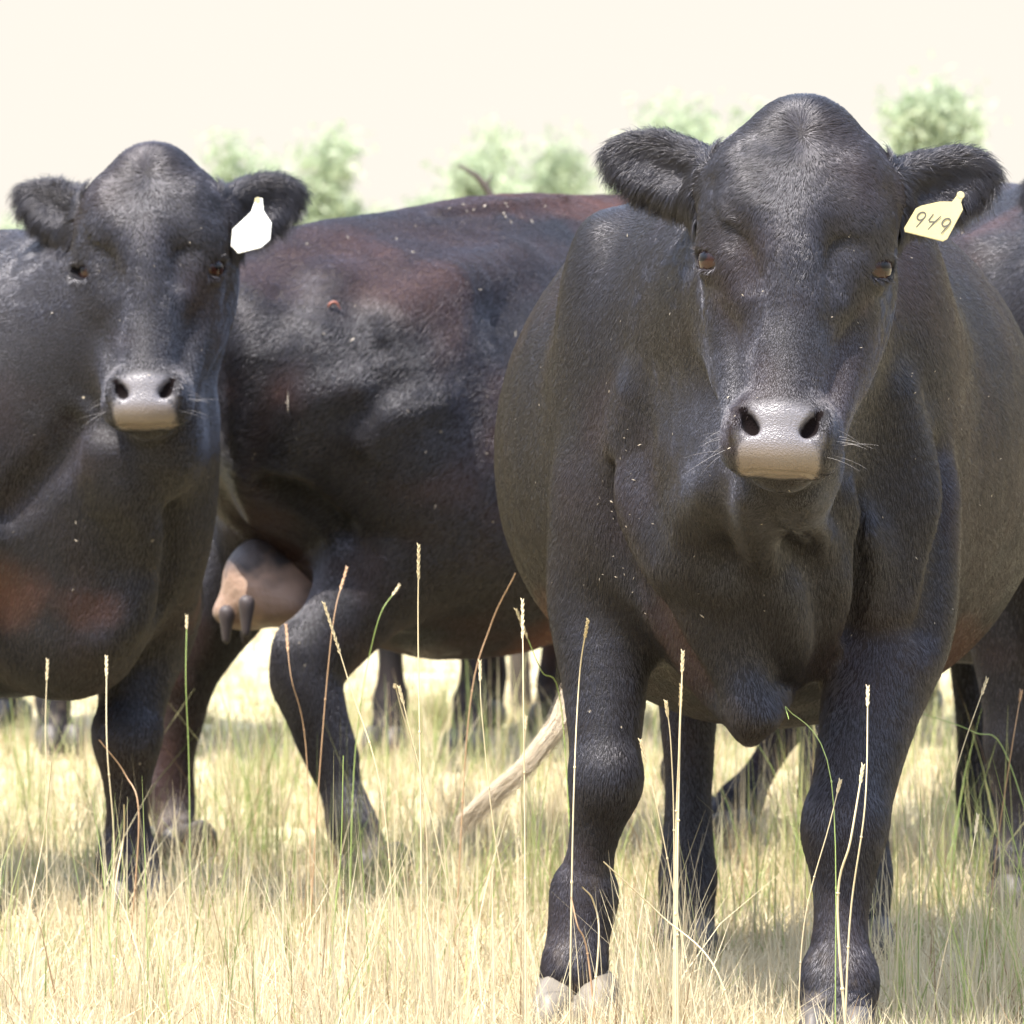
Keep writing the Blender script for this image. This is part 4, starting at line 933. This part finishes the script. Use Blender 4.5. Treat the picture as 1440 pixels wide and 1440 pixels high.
def add_patch(n, d0, d1, hmin, hmax, wid, green, lean_s, power=1.0, side=.12, clumpy=True, dens_pow=2.0):
    global nv
    u = rng.random(n); d = (d0 ** -1 + u * (d1 ** -1 - d0 ** -1)) ** -1 if dens_pow == 2 else d0 + (d1 - d0) * u
    x = (rng.random(n) * 2 - 1) * (d * side + .25)
    if clumpy:
        nc = max(n // 24, 1); ci = np.minimum((rng.random(n) ** 1.5 * nc).astype(int), nc - 1); cw_ = .012 + .03 * rng.random(nc)[ci]; x = x[ci] + rng.normal(0, 1, n) * cw_; d = d[ci] + rng.normal(0, 1, n) * cw_
    pt = np.stack([x, d, 0 * x], 1)
    patch = fbm(pt * 1.1, 51, 3)
    h_ = hmin + (hmax - hmin) * rng.random(n) ** power; h_ *= .75 + .5 * fbm(pt * 3, 52, 2)
    g = np.clip(.18 * rng.random(n) + .30 * (rng.random(n)), 0, .5); isg = rng.random(n) < green * sstep(.35, .6, patch) * 2; g = np.where(isg, .62 + .38 * rng.random(n), g)
    h_ = np.where(isg, h_ * 1.25, h_)
    g = np.where(rng.random(n) < .05, -.2, g); ln = np.abs(rng.normal(0, lean_s, n)); V, F, Hh = blades(rng, x, d, h_, wid * (.6 + .8 * rng.random(n)) * np.maximum(1, d / 14), g, np.clip(ln, 0, 1.3))
    Vs.append(V); Fs.append(F + nv); Hs.append(Hh); nv += len(V)
add_patch(150000, 7.6, 26, .015, .060, .0036, .05, .75)         # thick dry sward
add_patch(26000, 9.6, 18, .06, .14, .0030, .20, .35, 2.2)
add_patch(60000, 8.2, 12, .02, .08, .0038, .02, 1.1)          # flattened straw
add_patch(20000, 8.3, 9.7, .05, .15, .0030, .04, .5)
add_patch(30000, 14, 60, .02, .07, .006, .05, .8)
add_patch(16000, 8.3, 14, .03, .13, .0046, .0, .9)
add_patch(8000, 8.8, 16, .15, .34, .0026, .35, .25, 2.2)
tag(mesh_np('grass', np.vstack(Vs), np.vstack(Fs), M_GRASS, attrs=dict(hue=np.concatenate(Hs))), 'dry straw coloured pasture grass with green blades growing through it', 'grass', kind='stuff')

# ------------------------------------------------------------------ tall seed stalks, one by one
M_STRAW, nt, b, _ = mat('bleached straw'); nt.links.new(mixc(nt, noise(nt, 40, 3, objco(nt)), (.46, .37, .21), (.58, .49, .31)), b.inputs['Base Color']); b.inputs['Roughness'].default_value = .5
M_STRAWB, nt, b, _ = mat('brown straw'); nt.links.new(mixc(nt, noise(nt, 40, 3, objco(nt)), (.34, .20, .10), (.46, .30, .17)), b.inputs['Base Color']); b.inputs['Roughness'].default_value = .55
M_STALKG, nt, b, _ = mat('green stalk'); nt.links.new(mixc(nt, noise(nt, 30, 3, objco(nt)), (.20, .30, .07), (.34, .40, .13)), b.inputs['Base Color']); b.inputs['Roughness'].default_value = .5
def tube(pts, rads, ns=6):
    pts = np.array(pts, float); V = []; F = []
    for i in range(len(pts)):
        t = pts[min(i + 1, len(pts) - 1)] - pts[max(i - 1, 0)]; t /= np.linalg.norm(t) + 1e-9; a = np.cross(t, [0, 1, .1]); a /= np.linalg.norm(a) + 1e-9; b_ = np.cross(t, a)
        for j in range(ns): an = 2 * math.pi * j / ns; V.append(pts[i] + rads[i] * (a * math.cos(an) + b_ * math.sin(an)))
    for i in range(len(pts) - 1):
        for j in range(ns): F.append((i * ns + j, i * ns + (j + 1) % ns, (i + 1) * ns + (j + 1) % ns, (i + 1) * ns + j))
    return V, F
def merge(parts):
    V, F = [], []
    for v, f in parts: o = len(V); V += list(v); F += [tuple(k + o for k in q) for q in f]
    return V, F
KN = {'s': ('pale straw', M_STRAW), 'b': ('brown', M_STRAWB), 'g': ('green', M_STALKG)}
def stalk(pix, d, kind, label, head=40, r=.0013, leaf=None, seed=0):
    """pix: photograph rows and columns from foot to tip"""
    rs = np.random.default_rng(seed + int(pix[-1][0]))
    Q = [np.array(P(x, y, d)) for x, y in pix]; Q[0][2] = min(Q[0][2], 0); base = Q[0].copy()
    if base[2] < -.02 and len(Q) > 1:   # slide the foot up to the soil
        t = (0 - Q[1][2]) / (Q[0][2] - Q[1][2]); base = Q[1] + (Q[0] - Q[1]) * t; Q[0] = base.copy()
    elif base[2] > -.0: base[2] = 0
    Q = [q + np.array([0, rs.normal(0, .012) * i, 0]) for i, q in enumerate(Q)]; base = Q[0].copy(); base[2] = 0
    # spline
    e = [2 * Q[0] - Q[1]] + Q + [2 * Q[-1] - Q[-2]]; out = []
    for i in range(1, len(e) - 2):
        for t in np.arange(7) / 7: a, b_, c_, d_ = e[i - 1:i + 3]; out.append(.5 * ((2 * b_) + (-a + c_) * t + (2 * a - 5 * b_ + 4 * c_ - d_) * t * t + (-a + 3 * b_ - 3 * c_ + d_) * t ** 3))
    out.append(e[-2]); out = np.array(out) - base; L = np.r_[0, np.cumsum(np.linalg.norm(np.diff(out, axis=0), axis=1))]
    root = bpy.data.objects.new('grass_stalk', None); col.objects.link(root); root.location = base
    tag(root, label, 'grass stalk', 'tall seed stalks standing above the pasture')
    rad = r * (1.15 - .55 * L / L[-1]); V, F = tube(out, rad)
    for nd in (.35, .62):    # joints
        i = int(np.searchsorted(L, nd * L[-1])); i = min(max(i, 1), len(out) - 2); v, f = tube([out[i] - (out[i + 1] - out[i]) * .06, out[i], out[i] + (out[i + 1] - out[i]) * .06], [r, r * 1.7, r]); V, F = merge([(V, F), (v, f)])
    mesh_np('stem', V, F, KN[kind][1], parent=root)
    if head:
        hl = head * d / 8400; i0 = int(np.searchsorted(L, L[-1] - hl)); parts = []
        for k in range(int(10 + head / 3)):
            s_ = L[-1] - hl * (k / (10 + head / 3)); pt = np.array([np.interp(s_, L, out[:, j]) for j in range(3)]); tn = out[-1] - out[max(i0 - 1, 0)]; tn /= np.linalg.norm(tn)
            an = k * 2.4; sd = np.cross(tn, [0, 1, 0]); sd /= np.linalg.norm(sd) + 1e-9; dd = tn * 1.0 + (sd * math.cos(an) + np.cross(tn, sd) * math.sin(an)) * .35
            q = pt + dd * .008; parts.append(tube([pt, (pt + q) / 2, q], [.0005, .0013, .0003], 5))
        v, f = merge(parts); mesh_np('seed_head', v, f, KN['b' if kind == 'b' else 's'][1], parent=root)
    if leaf:
        for (f0, dx, dz) in leaf:
            i = min(int(np.searchsorted(L, f0 * L[-1])), len(out) - 1); a = out[i]; pts = [a + np.array([dx * t, 0, dz * (t - .5 * t * t)]) for t in np.linspace(0, 1, 6)]
            V_, F_ = tube(pts, [.0013, .0022, .002, .0016, .001, .0003], 4); mesh_np('leaf', V_, F_, KN[kind][1], parent=root)
    return root
ST = [
 ([(594, 1480), (592, 1150), (588, 900), (589, 770)], 9.0, 's', 'tallest pale straw stalk, upright in front of the belly of the broadside cow', 50, .0015),
 ([(560, 1440), (540, 1130), (490, 960), (456, 852)], 9.6, 's', 'pale straw stalk with a long knobbly head leaning left, left of the tallest stalk', 75, .0014),
 ([(430, 1400), (450, 1080), (468, 880), (486, 802)], 10.6, 'b', 'brown stalk bending right with a fuzzy head, below the udder', 40, .0012),
 ([(740, 1420), (738, 1150), (736, 980), (735, 850)], 9.0, 's', 'pale straw stalk upright just left of the front cow', 60, .0014),
 ([(812, 1190), (790, 1000), (760, 940), (727, 858)], 10.2, 'g', 'green stalk slanting left across the gap beside the front cow', 45, .0013),
 ([(640, 1220), (660, 1000), (690, 880), (725, 805)], 10.8, 'b', 'bare brown stalk slanting right under the broadside cow', 0, .0014),
 ([(800, 1440), (806, 1150), (815, 960), (826, 872)], 8.9, 's', 'pale straw stalk with a knotted head over the foreleg of the front cow', 45, .0014),
 ([(950, 1440), (951, 1200), (955, 1050), (960, 920)], 8.5, 's', 'tallest straw stalk between the front cow legs', 30, .0017),
 ([(955, 1440), (952, 1280), (956, 1080), (957, 965)], 8.55, 's', 'thick straw stalk close beside the tallest one between the front cow legs', 40, .0022),
 ([(946, 1440), (948, 1200), (943, 1050), (936, 988)], 8.6, 's', 'straw stalk with a knobbed tip leaning left between the front cow legs', 22, .0012),
 ([(1000, 1440), (960, 1320), (925, 1140), (902, 1045)], 8.6, 's', 'thin straw stalk leaning left across the front cow foreleg', 30, .0011),
 ([(1060, 1470), (1010, 1370), (930, 1290), (848, 1208)], 8.4, 's', 'bent straw stalk slanting far left across the lifted hoof', 0, .0014),
 ([(1185, 1440), (1195, 1300), (1215, 1130), (1223, 972)], 8.5, 's', 'tall straight straw stalk in front of the right foreleg', 30, .0014),
 ([(1200, 1470), (1178, 1280), (1195, 1180), (1213, 1080)], 8.4, 's', 'thick bowed straw stalk in front of the right foreleg', 25, .0020),
 ([(1175, 1180), (1170, 1100), (1110, 1000), (1108, 1010)], 9.0, 'g', 'short green stalk beside the right foreleg', 0, .0009),
 ([(1500, 1115), (1420, 1070), (1370, 1030), (1300, 1005)], 10.6, 'g', 'green stalk arching in from the right edge', 0, .0012),
 ([(600, 1330), (598, 1150), (560, 980), (556, 965)], 9.6, 's', 'slender straw stalk leaning left behind the tallest stalk', 25, .0011),
 ([(66, 1330), (66, 1150), (64, 1020), (66, 932)], 10.4, 's', 'pale straw stalk at the left edge below the chest of the left cow', 30, .0013),
 ([(150, 1360), (160, 1200), (150, 1050), (145, 930)], 10.2, 's', 'straw stalk upright in front of the left cow foreleg', 35, .0014),
 ([(180, 1330), (196, 1150), (175, 1090), (140, 1040)], 10.4, 'b', 'brown stalk leaning left across the left cow foreleg', 0, .0014),
 ([(150, 1380), (162, 1250), (172, 1180), (176, 1130)], 9.9, 's', 'short thick straw stalk at the foot of the left cow foreleg', 0, .0018),
 ([(440, 1250), (430, 1050), (410, 950), (402, 882)], 10.9, 'b', 'brown stalk with a long head beside the udder', 45, .0011),
 ([(268, 1200), (266, 1080), (262, 960), (262, 870)], 10.9, 'g', 'green stalk upright between the left cow and the udder', 20, .0011),
 ([(490, 1200), (500, 1050), (530, 880), (560, 825)], 10.9, 'g', 'green stalk arching right below the broadside cow', 20, .0011),
 ([(700, 1440), (640, 1280), (600, 1120), (562, 970)], 9.4, 's', 'long straw stalk leaning left across the middle gap', 25, .0012),
 ([(752, 1440), (700, 1200), (678, 1010), (675, 935)], 9.5, 's', 'long thin straw stalk left of the front cow hooves', 30, .0011),
 ([(735, 1250), (733, 1150), (735, 1080), (740, 1010)], 10.5, 's', 'faint straw stalk in front of the swinging tail', 20, .001),
 ([(20, 1440), (40, 1290), (60, 1180), (76, 1065)], 9.6, 's', 'straw stalk leaning right near the left edge', 0, .0013),
 ([(1265, 1440), (1300, 1260), (1345, 1080), (1390, 960)], 9.6, 's', 'pale straw stalk leaning right between the front cow and the right edge', 25, .0012),
 ([(1300, 1440), (1330, 1330), (1362, 1210), (1375, 1150)], 9.1, 's', 'short straw stalk leaning right near the right edge', 30, .0012),
 ([(1120, 1440), (1130, 1300), (1165, 1160), (1180, 1100)], 9.0, 's', 'branched straw stalk right of the foreleg', 18, .0011),
 ([(460, 1440), (470, 1300), (480, 1200), (484, 1060)], 9.7, 'g', 'yellow green stalk upright in front of the broadside cow hind leg', 0, .0013),
 ([(845, 1440), (826, 1340), (812, 1300), (803, 1260)], 8.9, 'b', 'brown stalk in front of the lifted hoof', 0, .0017),
 ([(822, 1440), (842, 1330), (835, 1270), (818, 1240)], 8.8, 's', 'kinked straw stalk in front of the lifted hoof', 0, .0016),
 ([(1385, 1330), (1400, 1210), (1420, 1060), (1436, 975)], 10.4, 'b', 'brown stalk in front of the leg at the right edge', 15, .0012),
]
if ALL or 'grass' in DEV:
    for i, s_ in enumerate(ST):
        pix, d, kd, lb, hd, r_ = s_; stalk(pix, d, kd, lb, hd, r_, seed=i)

# ------------------------------------------------------------------ trees far off, overexposed and out of focus
M_LEAF, nt, b, out = mat('washed-out green leaves'); lc = ramp(nt, attr(nt, 'tone').outputs['Fac'], [(0, (.24, .30, .18)), (.5, (.36, .42, .27)), (1, (.50, .54, .38))])  # leaf tones lightened past natural, overexposed fade put into the colour
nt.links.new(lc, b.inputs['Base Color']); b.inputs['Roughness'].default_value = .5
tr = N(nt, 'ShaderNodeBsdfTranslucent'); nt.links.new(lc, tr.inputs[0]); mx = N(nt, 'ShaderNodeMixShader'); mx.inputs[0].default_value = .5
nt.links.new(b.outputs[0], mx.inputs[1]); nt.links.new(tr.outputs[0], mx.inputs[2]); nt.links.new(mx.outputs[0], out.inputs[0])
M_BARK, nt, b, _ = mat('grey bark'); nt.links.new(mixc(nt, noise(nt, 8, 4, objco(nt, (1, 1, .2))), (.12, .10, .08), (.24, .21, .18)), b.inputs['Base Color']); b.inputs['Roughness'].default_value = .9
def tree(px, top, d, width_px, label, dens=1.0, seed=0, bare=False):
    rs = np.random.default_rng(seed); base = P(px, 500, d); base.z = 0; hgt = CAMZ + (HORIZON - top) / 8400 * d; hw = width_px / 2 / 8400 * d
    root = bpy.data.objects.new('broadleaf_tree', None); col.objects.link(root); root.location = base
    tag(root, label, 'tree', 'pale green trees beyond the pasture')
    parts = []; tips = []
    def limb(a, dirv, L, r, lv):
        n_ = 6; pts = [a]; dv = dirv / np.linalg.norm(dirv)
        for i in range(n_): dv = dv + rs.normal(0, .14, 3) + np.array([0, 0, .06]); dv /= np.linalg.norm(dv); pts.append(pts[-1] + dv * L / n_)
        parts.append(tube(pts, np.linspace(r, r * .45, n_ + 1), 6))
        if lv < 3:
            for k in range(4 if lv else 7):
                j = rs.integers(2, n_ + 1); ang = rs.random() * 6.28; nd = dv * .55 + np.array([math.cos(ang) * hw / hgt * 3.2, math.sin(ang) * hw / hgt * 3.2, .35]); limb(pts[j], nd, L * rs.uniform(.4, .62), r * .45, lv + 1)
        if lv >= 1: tips.extend(pts[-3:])
    limb(np.array([0, 0, -.05]), np.array([rs.normal(0, .06), 0, 1.]), hgt * .62, hgt * .018, 0)
    T_ = np.array(tips); sx_ = hw / (np.abs(T_[:, 0]).max() + .01); sz_ = hgt * .97 / T_[:, 2].max()
    v, f = merge(parts); v = np.array(v); v[:, 0] *= min(sx_, 1.3); v[:, 1] *= min(sx_, 1.3); v[:, 2] *= sz_; mesh_np('trunk', v, f, M_BARK, parent=root)
    if bare: return root
    T_ = T_ * [min(sx_, 1.3), min(sx_, 1.3), sz_]
    sel = T_[rs.random(len(T_)) < .55 + .4 * dens]; n_ = int(9500 * dens); ce = sel[rs.integers(0, len(sel), n_)]; cs = hgt * .046
    pos = ce + rs.normal(0, cs, (n_, 3)) * [1, 1, .9]; sz = hgt * .011 * rs.uniform(.6, 1.4, n_)[:, None]
    a = rs.normal(0, 1, (n_, 3)); a /= np.linalg.norm(a, axis=1, keepdims=True); b_ = np.cross(a, rs.normal(0, 1, (n_, 3))); b_ /= np.linalg.norm(b_, axis=1, keepdims=True)
    V = np.stack([pos - a * sz * 1.6, pos - b_ * sz * .7, pos + a * sz * 1.6, pos + b_ * sz * .7], 1).reshape(-1, 3); F = np.arange(4 * n_).reshape(-1, 4)
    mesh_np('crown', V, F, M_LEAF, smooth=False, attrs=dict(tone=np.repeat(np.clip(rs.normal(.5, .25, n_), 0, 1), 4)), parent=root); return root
if ALL or 'tree' in DEV:
    TR = [(335, 192, 120, 110, 'pale tree just left of the ear with the blank tag', .6), (482, 184, 95, 135, 'dense round tree right of the left cow ear', 1.3),
          (645, 200, 120, 95, 'thin pale tree left of centre beyond the back of the broadside cow', .45), (690, 172, 130, 62, 'slender wispy tree in the middle of the skyline', .3),
          (752, 180, 115, 115, 'airy pale tree in the centre of the skyline', .6), (800, 235, 140, 60, 'low sparse tree beside the front cow, above its back', .4),
          (905, 142, 105, 145, 'broad pale tree above the ear of the front cow', .8), (985, 150, 110, 60, 'narrow tree between the front cow ear and poll', .7),
          (1060, 150, 120, 50, 'small crown touching the left of the front cow poll', .6), (1265, 126, 100, 165, 'largest pale tree right of the front cow poll', 1.2),
          (1335, 148, 115, 80, 'sparse tree above the tagged ear of the front cow', .5), (1150, 210, 140, 90, 'tree hidden behind the front cow head', .5),
          (40, 300, 150, 90, 'low tree behind the small ear of the left cow', .5), (590, 268, 190, 200, 'low bluish tree line tree above the dip in the broadside cow back', .9)]
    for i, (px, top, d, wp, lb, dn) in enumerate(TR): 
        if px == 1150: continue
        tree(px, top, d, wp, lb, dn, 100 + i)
    # bare dead branch stuck upright in the pasture
    M_DEAD, nt, b, _ = mat('dark dead wood'); nt.links.new(mixc(nt, noise(nt, 12, 4, objco(nt)), (.035, .028, .022), (.09, .07, .055)), b.inputs['Base Color']); b.inputs['Roughness'].default_value = .85
    d = 18; Q = [P(735, 999, d), P(708, 330, d), P(695, 283, d), P(683, 262, d), P(670, 247, d), P(645, 232, d)]; Q[0].z = -.05
    v, f = merge([tube([np.array(q) - np.array([Q[0].x, d, 0]) for q in Q], [.035, .020, .013, .011, .009, .004], 7), tube([np.array(P(*q, d)) - np.array([Q[0].x, d, 0]) for q in ((684, 262), (690, 250), (692, 243))], [.006, .004, .002], 5)])
    o = mesh_np('dead_sapling', v, f, M_DEAD); o.location = (Q[0].x, d, 0); tag(o, 'thin bare dead sapling with a bent tip above the back of the broadside cow', 'dead sapling')
print('built', round(time.time() - T0, 1))
